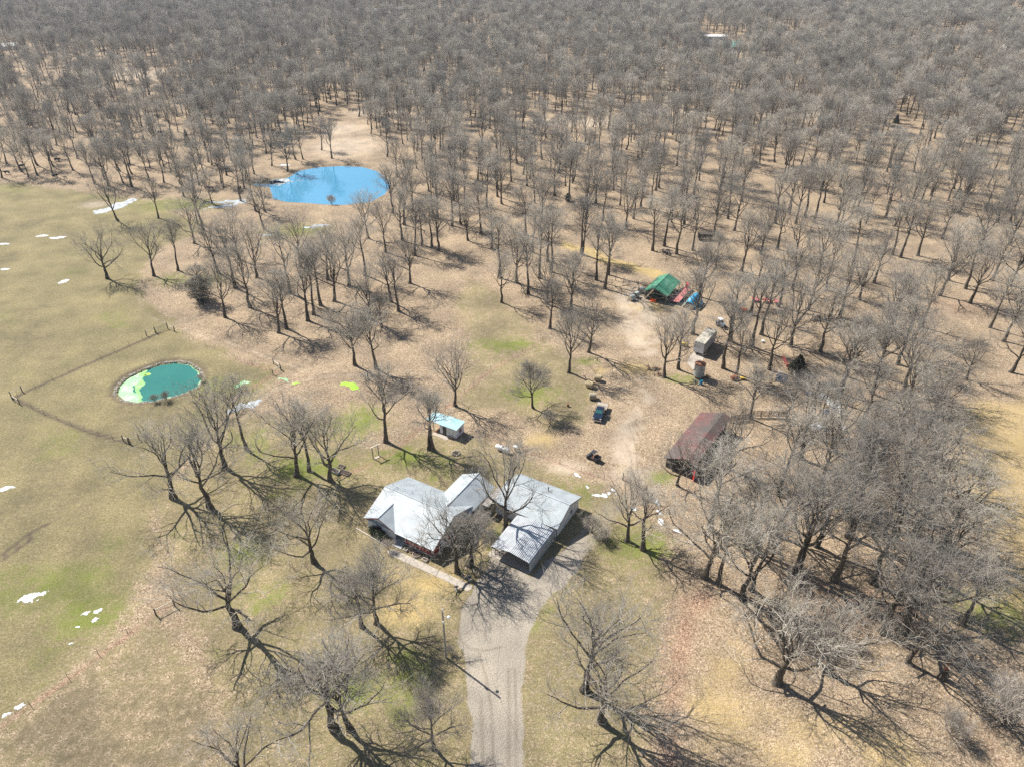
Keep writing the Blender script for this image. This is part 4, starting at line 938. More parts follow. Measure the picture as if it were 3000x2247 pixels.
rc = G(); rc.bar((-ov-.01,YM,RZ+.12),(HW+ov+.01,YM,RZ+.12),.24,.05); rc.bar((gm_,-ov-.07,gz+.02),(gm_,3.9,gz+.02),.2,.05); rc.obj('ridge_cap', M['roof_white'], ro)
tr = G()
tr.bar((gx0+.05,-ov-.02,2.24),(gm_,-ov-.02,gz-.17),.05,.2); tr.bar((gx1-.05,-ov-.02,2.24),(gm_,-ov-.02,gz-.17),.05,.2)
tr.bar((-ov-.02,-ov,ez-.02),(-ov-.02,YM,RZ-.06),.05,.18); tr.bar((-ov-.02,HD+ov,ez-.02),(-ov-.02,YM,RZ-.06),.05,.18); tr.bar((HW+ov+.02,-ov,ez-.02),(HW+ov+.02,YM,RZ-.06),.05,.18)
tr.obj('rake_trim', M['trim_red'], h)
gtr = G(); gtr.bar((6.3,-ov-.06,ez+.03),(HW+ov,-ov-.06,ez+.03),.1,.12); gtr.obj('gutter', M['wall_white'], h)
dsp = G(); dsp.tube([(6.05,-.45,2.2),(6.05,-.12,2.0),(6.05,-.10,.35),(5.7,-1.2,.12),(5.35,-2.2,.08)],.06,8); dsp.obj('downspout', M['wall_white'], h)
window(h, 2.55, 0, .95, .95, 1.25, '-y', M['trim_red'])
window(h, HW, 6.2, .95, .9, 1.2, '+x', M['trim_red']); window(h, 0, 4.0, .95, .9, 1.2, '-x', M['trim_red'])
window(h, 10.6, 2.2, .9, 1.5, 1.2, '-y', M['trim_red'])
pf = G(); pf.bx(5.92,HW+.1,-.15,2.19,.29,.48); pf.obj('porch_floor', M['slab'], h)
for i, (a, b_) in enumerate(((-.55,.32),(-.92,.20),(-1.29,.09))): G().bx(6.15,8.05,a,a+.39,.0,b_+.04).obj('step', M['slab'], h)
dr = G(); dr.bx(6.5,7.45,2.13,2.19,.5,2.4); d_ = dr.obj('door', M['trim_red'], h); G().lathe([(.0,0),(.03,.01),(.03,.03),(0,.04)],(7.3,2.10,1.45),8,'Y').obj('handle', M['chrome'], d_)
rl = G(); rl.bx(8.2,HW+.05,-.09,-.02,1.32,1.40); rl.bx(8.2,HW+.05,-.09,-.02,.58,.64); rl.bx(HW-.02,HW+.05,-.02,2.1,1.32,1.40); rl.bx(HW-.02,HW+.05,-.02,2.1,.58,.64); rl.obj('porch_rail', M['trim_red'], h)
bal = G().bx(-.05,.05,-.02,.02,.58,1.33).mesh('baluster'); bal.materials.append(M['trim_red'])
for k in range(42):
    o = bpy.data.objects.new('baluster', bal); C.objects.link(o); o.parent = h; o.location = (8.26+k*.135,-.11,0)
for k in range(14):
    o = bpy.data.objects.new('baluster', bal); C.objects.link(o); o.parent = h; o.location = (HW+.075,.1+k*.14,0); o.rotation_euler = (0,0,PI/2)
for x in (6.02, 8.2, HW-.02): G().bx(x-.06,x+.06,-.06,.06,.48,2.36).obj('porch_post', M['wall_white'], h)
for x in (11.0,11.25): G().lathe([(0,0),(.08,.02),(.10,.15),(.05,.24),(0,.25)],(x,-.055,1.40),10).obj('porch_lantern', M['white_plastic'], h)
sd_ = G(); sd_.bx(HW+.003,HW+.05,3.6,4.55,.3,2.35); sd_.obj('side_door', M['trim_red'], h); G().bx(HW+.06,HW+1.5,3.2,5.0,0,.28).obj('stoop', M['slab'], h)
# rear wing
wx0, wx1, wy0, wy1 = 8.2, 14.5, 8.0, 17.4; wz = 4.15; wm = (wx0+wx1)/2
ww = G(); ww.bx(wx1-t,wx1,wy0+.02,wy1-t,0,2.5); ww.bx(wx0,wx1,wy1-t,wy1,0,2.5); ww.bx(wx0,wx0+t,HD+.01,wy1-t,0,2.5); ww.bx(HW+.01,wx1,wy0,wy0+t,0,2.5); gable_tri(ww,'y',wy0+.02,wx0+.1,wx1-.02,wm,2.5,wz-.1); gable_tri(ww,'y',wy1-t,wx0,wx1,wm,2.5,wz-.1)
ww.obj('rear_wing_wall', M['wall_white'], h)
wr = G(); wr.ribbed((wx0-.4,wy1+.35,2.42),(wx0-.4,wy0-.3,2.42),(wm,wy0-.3,wz),(wm,wy1+.35,wz),.08,44,.05,.022); wr.ribbed((wx1+.4,wy0-.3,2.42),(wx1+.4,wy1+.35,2.42),(wm,wy1+.35,wz),(wm,wy0-.3,wz),.08,44,.05,.022)
wro = wr.obj('rear_wing_roof', M['roof_white'], h); G().bar((wm,wy0-.31,wz+.02),(wm,wy1+.36,wz+.02),.22,.05).obj('ridge_cap', M['roof_white'], wro)
wt = G(); wt.bar((wx1+.38,wy0-.32,2.30),(wm,wy0-.32,wz-.12),.05,.28); wt.obj('wing_rake_trim', M['trim_red'], h)
window(h, wx1, 11.0, .95, .9, 1.2, '+x', M['trim_red']); window(h, wx1, 14.5, .95, .9, 1.2, '+x', M['trim_red'])
vp = G(); vp.cyl((10.2,9.2,3.2),(10.2,9.2,4.5),.06,n=8); vp.cyl((4.4,7.2,4.0),(4.4,7.2,4.85),.06,n=8); vp.obj('vent_pipe', M['galv'], h)

# ---- covered way between the house and the garage
b = framed('breezeway', 'grey-brown shingled breezeway roof between house and garage', 'breezeway', -14.2, -1.4)
sg = G(); sg.slab((.28,-.2,2.36),(1.6,-.2,2.5),(1.6,5.2,2.5),(.28,5.2,2.36),.1); sg.obj('roof', M['shingle'], b)
for (x,y) in ((.4,0),(1.5,0),(.4,5.0),(1.5,5.0)): G().bx(x-.06,x+.06,y-.06,y+.06,0,2.27).obj('post', M['wood'], b)

# ---- garage
ga = framed('garage', 'long white garage with pale metal gable roof behind the carport', 'garage', -12, 0)
GW, GD, GE, GR = 12.0, 8.6, 2.55, 4.25
gw = wall_box(G(),0,GW,0,GD,0,GE); gable_tri(gw,'x',0,.03,GD-.03,GD/2,GE,GR-.1); gable_tri(gw,'x',GW-t,.03,GD-.03,GD/2,GE,GR-.1); gw.obj('wall', M['wall_white'], ga)
gs = (GR-GE)/(GD/2); ge = GE-.38*gs
gr = G(); gr.ribbed((-.35,-.38,ge+.08),(GW+.35,-.38,ge+.08),(GW+.35,GD/2,GR+.08),(-.35,GD/2,GR+.08),.07,54,.05,.022); gr.ribbed((GW+.35,GD+.38,ge+.08),(-.35,GD+.38,ge+.08),(-.35,GD/2,GR+.08),(GW+.35,GD/2,GR+.08),.07,54,.05,.022)
gro = gr.obj('roof', M['roof_white'], ga); G().bar((-.36,GD/2,GR+.1),(GW+.36,GD/2,GR+.1),.24,.05).obj('ridge_cap', M['roof_white'], gro)
gt = G(); gt.bar((GW+.37,-.38,ge-.02),(GW+.37,GD/2,GR-.04),.04,.14); gt.bar((GW+.37,GD+.38,ge-.02),(GW+.37,GD/2,GR-.04),.04,.14); gt.bar((-.2,-.40,ge),(GW+.35,-.40,ge),.04,.12); gt.obj('rake_trim', M['wood_dark'], ga)
gd = G(); gd.bx(6.0,11.2,-.05,-.004,.02,2.2); gdo = gd.obj('garage_door', M['box_grey'], ga)
for k in range(4): G().bx(6.05,11.15,-.07,-.052,.12+k*.52,.58+k*.52).obj('door_panel', M['wall_white'], gdo)
window(ga, GW, 5.6, 1.2, .8, .8, '+x', M['wall_white']); window(ga, 2.2, 0, 1.0, .9, 1.1, '-y', M['trim_red'])
v1 = G(); v1.cyl((7.1,6.2,3.2),(7.1,6.2,4.35),.09,n=8); v1.lathe([(.0,0),(.16,.01),(.13,.14),(0,.17)],(7.1,6.2,4.33),10); v1.obj('roof_vent', M['steel_dark'], ga)
v2 = G(); v2.cyl((2.7,7.9,2.6),(2.7,7.9,3.6),.07,n=8); v2.obj('vent_pipe', M['galv'], ga)
dn = G(); dn.bx(GW+.003,GW+.08,.02,.12,0,2.3); dn.obj('corner_board', M['navy'], ga)
ac = G(); ac.bx(-.9,-.1,2.2,3.0,0,.75); ac.obj('cooling_unit', M['galv'], ga)

# ---- carport
cp = framed('carport', 'open grey corrugated metal carport in front of the white garage', 'carport', -7.4, -9.0)
CW, CD = 7.3, 8.3
prof = []          # rounded eaves in x,z
for a in range(0, 6): th_ = R(a*14); prof.append((.02+.35*(1-math.cos(th_)), 1.95+.35*math.sin(th_)))
prof += [(.45,2.33),(CW/2,2.86),(CW-.45,2.33)]
for a in range(5, -1, -1): th_ = R(a*14); prof.append((CW-.02-.35*(1-math.cos(th_)), 1.95+.35*math.sin(th_)))
rs_ = []; 
for k in range(len(prof)-1):
    (x0,z0),(x1,z1) = prof[k], prof[k+1]; L_ = math.hypot(x1-x0,z1-z0); n = max(1,int(round(L_/.15)))
    for q in range(n):
        rs_.append((x0+(x1-x0)*q/n, z0+(z1-z0)*q/n))
rs_.append(prof[-1])
cr = G(); V = []; nrm = []
for i,(x,z) in enumerate(rs_):
    a_ = rs_[max(i-1,0)]; c_ = rs_[min(i+1,len(rs_)-1)]; tx, tz = c_[0]-a_[0], c_[1]-a_[1]; l_ = math.hypot(tx,tz); nx_, nz_ = -tz/l_, tx/l_
    hh = .055 if i%2 == 0 else 0
    V.append((x+nx_*hh, z+nz_*hh))
n = len(V); pts3 = [(x,-.15,z) for x,z in V]+[(x,CD+.1,z) for x,z in V]+[(x,-.15,z-.04) for x,z in V]+[(x,CD+.1,z-.04) for x,z in V]
Fq = []
for i in range(n-1): Fq += [(i,i+1,n+i+1,n+i),(2*n+i+1,2*n+i,3*n+i,3*n+i+1),(i,2*n+i,2*n+i+1,i+1),(n+i+1,3*n+i+1,3*n+i,n+i)]
Fq += [(0,n,3*n,2*n),(n-1,3*n-1,4*n-1,2*n-1)]
cr.add(pts3,Fq); cr.obj('roof', M['carport'], cp)
for x in (.06,CW-.06):
    for y in (.05,2.0,4.1,6.2,CD-.1): G().bx(x-.035,x+.035,y-.035,y+.035,0,2.0).obj('leg', M['galv'], cp)
bw_ = G()
for y in (.05,2.0,4.1,6.2,CD-.1): bw_.bar((.1,y,2.08),(CW/2,y,2.74),.06); bw_.bar((CW-.1,y,2.08),(CW/2,y,2.74),.06)
bw_.obj('roof_bow', M['galv'], cp)
sp_ = G(); 
for k in range(5):
    y0 = .02+k*(CD-.1)/5; sp_.bx(CW-.02+.0,CW+.02,y0+.01,y0+(CD-.1)/5-.01,.12,1.62)
sp_.obj('side_panel', M['box_grey'], cp)
sp2 = G(); sp2.bx(CW+.025,CW+.05,-.1,CD,1.45,2.02); sp2.obj('eave_panel', M['carport'], cp)
G().bx(-.6,CW+.1,-.25,CD+.55,.0,.045).obj('floor_slab', M['concrete'], cp)

# ---- path, edging and planters
pw = G(); P0 = [(-22.6,-16.3),(-21.8,-16.05),(-14,-16.05),(-6.7,-15.95),(-6.3,-16.6),(-6.7,-17.3),(-14,-17.35),(-22.2,-17.5),(-22.9,-17.0)]
V = [uv(*p) for p in P0]; pw.add([(x,y,.0) for x,y in V]+[(x,y,.045) for x,y in V],[tuple(range(9,18))]+[(i,(i+1)%9,9+(i+1)%9,9+i) for i in range(9)])
fp = pw.obj('footpath', M['concrete']); fp['kind'] = 'structure'
jt = G()
for k in range(11):
    a, b2 = uv(-21+k*1.35,-17.35), uv(-21+k*1.35,-16.1); jt.bar((a[0],a[1],.047),(b2[0],b2[1],.047),.02,.004)
jt.obj('joint', M['mud'] if 'mud' in M else M['soil'], fp)
eg = G(); a, b2 = uv(-30.9,-15.6), uv(-23.2,-16.3); eg.bar((a[0],a[1],.1),(b2[0],b2[1],.1),.12,.2)
tag(eg.obj('garden_edging', M['wood_pale']), 'pale timber edging strip in front of the house shrubs', 'edging')
def urn(u, v, lab, m='pot_white'):
    k = framed('planter_urn', lab, 'planter', u, v)
    G().lathe([(.0,0),(.22,0),(.24,.05),(.12,.12),(.11,.3),(.2,.4),(.30,.62),(.36,.66),(.36,.70),(.29,.70),(.26,.60),(0,.60)],(0,0,0),16).obj('urn', M[m], k, 50)
    G().lathe([(0,.601),(.25,.605),(.2,.65),(0,.68)],(0,0,0),12).obj('soil', M['soil'], k); return k
urn(-7.6,-15.2,'pale concrete urn at the drive end of the path, house side'); urn(-8.3,-17.9,'pale concrete urn at the drive end of the path, lawn side')
k = framed('box_planter', 'square white box planter by the porch steps', 'planter', -20.3,-15.25)
bp_ = G(); wall_box(bp_,-.35,.35,-.35,.35,0,.4,.07); bp_.obj('box', M['pot_white'], k); G().bx(-.27,.27,-.27,.27,.0,.33).obj('soil', M['soil'], k)
k = framed('round_planter', 'round wheel-rim planter in front of the porch rail', 'planter', -18.1,-15.2)
G().lathe([(.62,0),(.72,.02),(.74,.3),(.62,.36),(.58,.32),(.58,.05)],(0,0,0),20).obj('rim', M['wood'], k, 50); G().lathe([(0,.05),(.575,.05),(.5,.26),(0,.28)],(0,0,0),16).obj('soil', M['soil'], k)
k = framed('low_planter', 'small clay bowl planter between the box and the wheel planter', 'planter', -19.3,-15.1)
G().lathe([(0,0),(.28,0),(.38,.3),(.34,.3),(.26,.06),(0,.06)],(0,0,0),14).obj('bowl', M['terracotta'], k, 50); G().lathe([(0,.07),(.25,.07),(.2,.2),(0,.23)],(0,0,0),10).obj('soil', M['soil'], k)
k = framed('box_planter', 'weathered wooden box planter at the porch corner', 'planter', -16.2,-15.5)
bp_ = G(); wall_box(bp_,-.45,.45,-.3,.3,0,.38,.06); bp_.obj('box', M['wood_pale'], k); G().bx(-.38,.38,-.23,.23,0,.3).obj('soil', M['soil'], k)

# ---- shed
s_h = framed('garden_shed', 'small white shed with pale blue sheet roof and open lean-to', 'shed', -34.2, 14.2)
sw = wall_box(G(),0,4.0,0,2.8,.12,2.32,.1); sw.obj('wall', M['wall_white'], s_h)
for k_ in range(16): G().bx(.13+k_*.25-.02,.13+k_*.25+.02,-.022,-.002,.14,2.3).obj('batten', M['wall_white'], s_h)
sr = G(); sr.ribbed((-.15,-.2,2.42),(4.25,-.2,2.42),(4.25,3.05,2.66),(-.15,3.05,2.66),.06,14,.06,.03); sr.obj('roof', M['shed_roof'], s_h)
lr = G(); lr.ribbed((-3.4,.0,2.30),(-.16,.0,2.30),(-.16,3.0,2.5),(-3.4,3.0,2.5),.06,10,.06,.03); lr.obj('lean_to_roof', M['shed_roof'], s_h)
for (x,y,z) in ((-3.2,.15,2.22),(-3.2,2.85,2.40),(-1.7,.15,2.22)): G().bx(x-.05,x+.05,y-.05,y+.05,0,z).obj('post', M['wood'], s_h)
G().bx(-3.2,-.02,2.72,2.78,.1,2.3).obj('back_boards', M['wood_dark'], s_h)
sdr = G(); sdr.bx(.75,1.6,-.05,-.004,.2,2.05); sd2 = sdr.obj('door', M['wood_dark'], s_h); G().bx(.7,1.65,-.06,-.051,.14,.2).obj('sill', M['wood'], sd2)
window(s_h,4.0,1.5,1.0,.7,.7,'+x',M['trim_red'])
G().bx(-.02,4.02,-.03,-.005,.0,.12).obj('skirt', M['trim_red'], s_h); G().bx(4.005,4.03,-.03,2.8,0,.12).obj('skirt', M['trim_red'], s_h)
G().bx(-1.2,2.6,-1.25,-.08,.0,.05).obj('door_slab', M['concrete'], s_h)
k = framed('traffic_cone', 'small orange-red cone standing beside the shed door', 'cone', -34.9, 13.9)
G().bx(-.17,.17,-.17,.17,0,.04).obj('base', M['orange'], k); G().lathe([(.0,.04),(.13,.04),(.03,.7),(0,.7)],(0,0,0),10).obj('cone', M['orange'], k)
k = framed('scrap_bench', 'low dark bench against the shed front', 'bench', -32.0, 13.75)
G().bx(0,1.3,-.2,.15,.34,.4).obj('seat', M['wood_dark'], k)
for x in (.1,1.1): G().bx(x,x+.1,-.18,.12,0,.34).obj('leg', M['wood_dark'], k)
# ---- propane tank
pt = thing('propane_tank', 'white horizontal propane tank on the lawn by the shed', 'tank', g(1473,1322), TH)
tk = [( .02,-1.62),(.2,-1.6),(.36,-1.5),(.46,-1.32),(.48,-1.2),(.48,1.2),(.46,1.32),(.36,1.5),(.2,1.6),(.02,1.62)]
G().lathe(tk,(0,0,.78),24,'X').obj('tank', M['tank'], pt, 60); G().lathe([(.0,0),(.2,0),(.2,.16),(.14,.24),(0,.26)],(.05,0,1.24),14).obj('valve_dome', M['galv'], pt, 50)
for x in (-.95,.95): G().bx(x-.09,x+.09,-.36,.36,0,.42).obj('leg', M['concrete'], pt)
# white well cover on a stand
k = thing('well_cover', 'small white box lid on a post beside the propane tank', 'well cover', g(1511,1319), TH)
G().bx(-.5,.5,-.38,.38,.92,1.05).obj('lid', M['white_plastic'], k); G().bx(-.06,.06,-.06,.06,0,.92).obj('post', M['post'], k)

# ---- red roofed barn
rb = thing('red_barn', 'long dark barn with faded red roof and open black side', 'barn', g(2026,1397.5), R(55))
BL, BW = 17.6, 5.4           # x runs along the barn to the back, y to the left
rg = G(); rg.ribbed((-.4,BW+.5,2.2),(BL+.4,BW+.5,2.2),(BL+.4,1.3,4.0),(-.4,1.3,4.0),.08,58,.05,.03); rg.ribbed((BL+.4,-.5,3.35),(-.4,-.5,3.35),(-.4,1.3,4.0),(BL+.4,1.3,4.0),.08,58,.05,.03); rg.obj('roof', M['barn_roof'], rb)
bw2 = G(); bw2.bx(0,BL,BW-.12,BW,0,2.25); bw2.bx(BL-.12,BL,0,BW-.13,0,2.3); bw2.bx(0,.12,2.6,BW-.13,0,2.25); bw2.obj('wall', M['barn_wall'], rb)
for i in range(7): G().bx(i*(BL-.3)/6,i*(BL-.3)/6+.18,-.02,.16,0,3.45).obj('post', M['wood_dark'], rb)
hb = G(); hb.bx(0,BL,.01,.15,2.95,3.2); hb.obj('header_beam', M['wood_dark'], rb)
for i in range(3): G().bx(.0,BL,.03,.1,.45+i*.45,.6+i*.45).obj('rail', M['wood_dark'], rb)
hay = G(); hay.bx(2,8,2.8,5.1,0,1.5); hay.bx(8.6,14,3.2,5.1,0,1.1); hay.obj('stored_hay', M['hay_old'], rb)
dd = G(); dd.box((-.35,-.35,1.15),(1.5,.07,2.2),R(35)); ddo = dd.obj('red_door', M['red_paint'], rb)
# ---- green roofed pole barn
gb = thing('pole_barn', 'open pole barn with bright green ribbed metal roof', 'barn', g(1888,876), TH)
gl, gw_ = 6.3, 10.6
x0 = 0; 
gg = G(); gg.ribbed((-.3,gw_+.3,2.5),(-.3,-.3,2.5),(2.6,-.3,4.0),(2.6,gw_+.3,4.0),.07,24,.08,.045); gg.ribbed((gl+.2,-.3,2.35),(gl+.2,gw_+.3,2.35),(2.6,gw_+.3,4.0),(2.6,-.3,4.0),.07,24,.08,.045); ggo = gg.obj('roof', M['green_roof'], gb)
G().bar((2.6,-.31,4.02),(2.6,gw_+.31,4.02),.24,.05).obj('ridge_cap', M['green_roof'], ggo)
for y in (0,3.5,7,10.4):
    for x in (.0,gl-.15): G().bx(x,x+.15,y,y+.15,0,2.42).obj('post', M['wood'], gb)
for i in range(5): G().bx(-.06,-.01,.1+i*2.1,2.1+i*2.1,.3,2.35).obj('wall_sheet', M['galv'], gb)
tie = G(); tie.bar((0,.05,2.36),(gl,.05,2.36),.1,.18); tie.bar((0,gw_-.05,2.36),(gl,gw_-.05,2.36),.1,.18); tie.obj('tie_beam', M['wood'], gb)

# ---- box trailer, bin
bt = thing('box_trailer', 'old grey box trailer body with blotched roof and pale doors', 'trailer', g(2029.4,1037,.0), R(-34))
TW, TL = 2.55, 8.3
G().bx(0,TW,0,TL,.75,3.55).obj('body', M['box_grey'], bt); G().bx(-.03,TW+.03,-.03,TL+.03,3.552,3.6).obj('roof', M['box_top'], bt)
for i in range(2): G().bx(.06+i*1.23,1.26+i*1.23,-.05,-.004,.85,3.45).obj('door', M['box_front'], bt)
for i in range(14): G().bx(TW+.002,TW+.03,.3+i*.58,.36+i*.58,.8,3.5).obj('side_rib', M['box_grey'], bt)
for y in (1.2,2.2,6.6):
    for x in (.25,TW-.25):
        w_ = G().lathe([(.3,-.11),(.46,-.12),(.48,-.05),(.48,.05),(.46,.12),(.3,.11)],(x,y,.48),18,'X').obj('wheel', M['rubber'], bt, 40); G().lathe([(.0,-.06),(.29,-.08),(.29,.08),(0,.06)],(x,y,.48),12,'X').obj('rim', M['rust'], w_)
G().bx(.3,TW-.3,.2,TL-.2,.55,.748).obj('chassis', M['steel_dark'], bt)
G().bx(TW-.1,TW+.05,TL-3.2,TL-.4,.42,.5).obj('side_step', M['chrome'], bt)
bn = thing('grain_bin', 'small grey corrugated grain bin with rusty cone top', 'grain bin', g(2046,1104), 0)
pr = []
for i in range(19): pr.append((1.22+(.03 if i%2 else 0), .45+i*.17))
G().lathe([(0,.45)]+pr+[(1.18,3.52),(0,3.50)],(0,0,0),24).obj('drum', M['galv'], bn, 30)
G().lathe([(1.32,3.53),(1.33,3.58),(.45,3.95),(.42,4.05),(0,4.08)],(0,0,0),20).obj('cone_roof', M['rust'], bn, 40)
for i in range(5):
    a = 2*PI*i/5; G().bx(math.cos(a)*1.05-.07,math.cos(a)*1.05+.07,math.sin(a)*1.05-.07,math.sin(a)*1.05+.07,0,.46).obj('leg', M['steel_dark'], bn)
ld = G()
for x in (-.2,.2): ld.bx(x-.02,x+.02,-1.36,-1.32,.3,3.6)
for i in range(9): ld.bx(-.18,.18,-1.355,-1.325,.5+i*.36,.53+i*.36)
ld.obj('ladder', M['galv'], bn)
cpad = G(); a = [g(2012,1062),(g(2030,1034)),g(2062,1044),g(2058,1070),g(2030,1084)]
cpad.add([(x,y,0) for x,y in a]+[(x,y,.06) for x,y in a],[(5,6,7,8,9)]+[(i,(i+1)%5,5+(i+1)%5,5+i) for i in range(5)])
cpd = cpad.obj('concrete_pad', M['concrete']); cpd['kind'] = 'structure'
# ---- far homes in the wood
def far_house(px, py, w_, d_, hgt, rz, roofm, wallm, lab, ridge=1.8):
    k = thing('distant_house', lab, 'house', g(px,py), R(rz))
    w2 = wall_box(G(),-w_/2,w_/2,-d_/2,d_/2,0,hgt); gable_tri(w2,'x',-w_/2,-d_/2,d_/2,0,hgt,hgt+ridge-.1); gable_tri(w2,'x',w_/2-t,-d_/2,d_/2,0,hgt,hgt+ridge-.1); w2.obj('wall', wallm, k)
    r2 = G(); r2.slab((-w_/2-.5,-d_/2-.5,hgt-.1),(w_/2+.5,-d_/2-.5,hgt-.1),(w_/2+.5,0,hgt+ridge+.1),(-w_/2-.5,0,hgt+ridge+.1),.15); r2.slab((w_/2+.5,d_/2+.5,hgt-.1),(-w_/2-.5,d_/2+.5,hgt-.1),(-w_/2-.5,0,hgt+ridge+.1),(w_/2+.5,0,hgt+ridge+.1),.15); r2.obj('roof', roofm, k)
    for i in range(max(2,int(w_/4))): window(k, -w_/2+2+i*(w_-4)/max(1,int(w_/4)-1), -d_/2, 1.0, 1.2, 1.2, '-y', wallm)
    return k
far_house(2143,146,16,11,2.8,-4,M['mint_roof'],M['far_white'],'distant house with bright mint green roof in a wood clearing',3.4)
far_house(2066,140,14,9,2.6,20,M['far_roof'],M['wall_white'],'distant grey-roofed house left of the mint green roof',2.6)
far_house(2084,116,26,9,2.8,-2,M['far_white'],M['far_white'],'long low white building behind the mint green roof',1.0)
far_house(2178,140,7,4,2.4,-10,M['far_white'],M['box_grey'],'small pale outbuilding right of the mint green roof',.8)
far_house(2492,44,24,12,5.5,5,M['far_roof'],M['far_white'],'distant two-storey house with dark blue roof on the skyline',4)
far_house(2452,52,14,8,3,0,M['far_white'],M['far_white'],'low pale building left of the blue-roofed skyline house',1.2)
far_house(2985,140,26,8,3,8,M['far_white'],M['far_white'],'long white building at the far right edge of the wood',1.2)
far_house(2664,160,9,6,2.6,30,M['far_white'],M['far_white'],'small white roof showing in the wood on the far right',1.0)
for (px,py,w_,rz,lab) in ((868,70,26,3,'pale long building in the clearing at the upper left'),(374,62,14,10,'small white roof alone in the wood, upper left'),(565,42,16,0,'white building left of the far evergreen'),(640,44,14,-8,'white building right of the far evergreen'),(1078,34,24,-5,'far white roof, leftmost of the top centre row'),(1135,40,20,5,'far white roof, second in the top centre row'),(1168,28,18,0,'far white roof standing highest in the top centre row'),(1222,55,16,0,'far white roof, fourth in the top centre row'),(1300,48,22,0,'far white roof, rightmost of the top centre row'),(18,140,20,15,'white house at the far left edge of the wood'),(2990,60,40,0,'bright pale shed roof at the upper right corner')):
    far_house(px,py+6,w_,9,3,rz,M['far_white'],M['far_white'],lab,1.8)

# ------------------------------------------------------------------ fences and gates
def wire_fence(label, pts_px, step=3.6, post_m='post', h=1.15, r=.035, brace_ends=False):
    P = [Vector(g(*p)) for p in pts_px]
    root = thing('wire_fence', label, 'fence', P[0], 0)
    pm = G().cyl((0,0,-.1),(0,0,h),r,r*.9,6).mesh('post'); pm.materials.append(M[post_m])
    wv = [G() for _ in range(4)]
    for a, b_ in zip(P, P[1:]):
        n = max(1, int((b_-a).length/step))
        for i in range(n+1):
            if i == n and b_ is not P[-1]: continue
            p = a.lerp(b_, i/n)-P[0]
            o = bpy.data.objects.new('post', pm); C.objects.link(o); o.parent = root; o.location = (p.x,p.y,0); o.rotation_euler = (rt.uniform(-.06,.06),rt.uniform(-.06,.06),0)
        for k, wz_ in enumerate((.3,.55,.8,1.05)):
            q0, q1 = a-P[0], b_-P[0]; wv[k].cyl((q0.x,q0.y,wz_),(q1.x,q1.y,wz_),.005,n=3)
    for k in range(4): wv[k].obj('wire', M['wire'], root)
    return root
wire_fence('sagging wire fence climbing from the lower left corner', [(-30,2152),(200,1985),(455,1797)])
wire_fence('wire fence north-west of the green pond up to the field gate', [(52,1160),(250,1070),(458,978)])
wire_fence('wire fence south of the green pond', [(60,1178),(130,1213),(250,1262),(370,1297)])
wire_fence('wire fence between the track and the green pond', [(505,966),(600,1010),(690,1052),(790,1083)])
wire_fence('wire fence east of the green pond running down from its corner brace', [(795,1100),(722,1142),(640,1190),(500,1255)])
wire_fence('fence with a line of red leaves crossing the meadow behind the shed', [(1333,1175),(1437,1085),(1590,1000),(1640,965)])
wire_fence('yard fence with fallen leaves between propane tank and steel gate', [(1423,1278),(1485,1302),(1580,1335),(1703,1381),(1770,1402)])
wire_fence('short wire fence from the steel gate to the red barn', [(1893,1447),(1990,1449),(2035,1441)])
def brace(label, a, b_, pale=True, h=1.5):
    A, B = Vector(g(*a)), Vector(g(*b_)); root = thing('brace_posts', label, 'fence brace', A, 0); d = B-A
    for q in (Vector((0,0)), d): G().cyl((q.x,q.y,-.2),(q.x,q.y,h),.11,.10,8).obj('post', M['wood_dark'], root)
    G().cyl((0,0,h-.35),(d.x,d.y,h-.35),.065,n=8).obj('cross_pole', M['wood_pale'], root)
    G().cyl((d.x*.05,d.y*.05,h-.5),(d.x*.95,d.y*.95,.15),.02,n=6).obj('brace_wire', M['wire'], root)
brace('wooden corner brace at the left end of the pond fence', (34,1164), (66,1148)); brace('second wooden corner brace at the left fence corner, facing the camera', (38,1172), (58,1184))
brace('wooden brace beside the field gate, left post pair', (430,985), (455,974)); brace('wooden brace right of the field gate', (492,964), (512,972))
brace('pond fence corner brace beside the farm track', (802,1067), (822,1082)); brace('second pond fence corner brace, nearer the green pond', (800,1098), (824,1086))
brace('pale H-brace among the branches south of the green pond, left', (362,1292), (378,1300)); brace('pale H-brace among the branches south of the green pond, right', (382,1300), (408,1288))
brace('wooden brace posts ending the lower left fence', (458,1802), (512,1774))
def pipe_gate(name, label, a, b_, h=1.25, bars=6, m='steel_dark', verts=3, cat='gate', posts=True):
    A, B = Vector(g(*a)), Vector(g(*b_)); d = B-A; L_ = d.length
    root = thing(name, label, cat, A, math.atan2(d.y,d.x))
    fr = G(); fr.tube([(0,0,.2),(0,0,h),(L_,0,h),(L_,0,.2),(0,0,.2)],.028,6); fr.obj('frame', M[m], root)
    bm_ = G().cyl((0,0,0),(L_,0,0),.02,n=6).mesh('bar'); bm_.materials.append(M[m])
    for i in range(1,bars):
        o = bpy.data.objects.new('bar', bm_); C.objects.link(o); o.parent = root; o.location = (0,0,.2+(h-.2)*i/bars)
    for i in range(1,verts+1): G().cyl((L_*i/(verts+1),0,.2),(L_*i/(verts+1),0,h),.02,n=6).obj('upright', M[m], root)
    if posts:
        for x in (-.15,L_+.15): G().cyl((x,0,-.1),(x,0,h+.45),.10,.09,8).obj('post', M['wood_dark'], root)
    return root
pipe_gate('field_gate','dark tubular field gate at the top of the pond fence', (458,976), (490,964), 1.4, 6)
pipe_gate('steel_gate','long steel pipe gate across the track by the red barn', (1826,1407), (1890,1441), 1.3, 6)
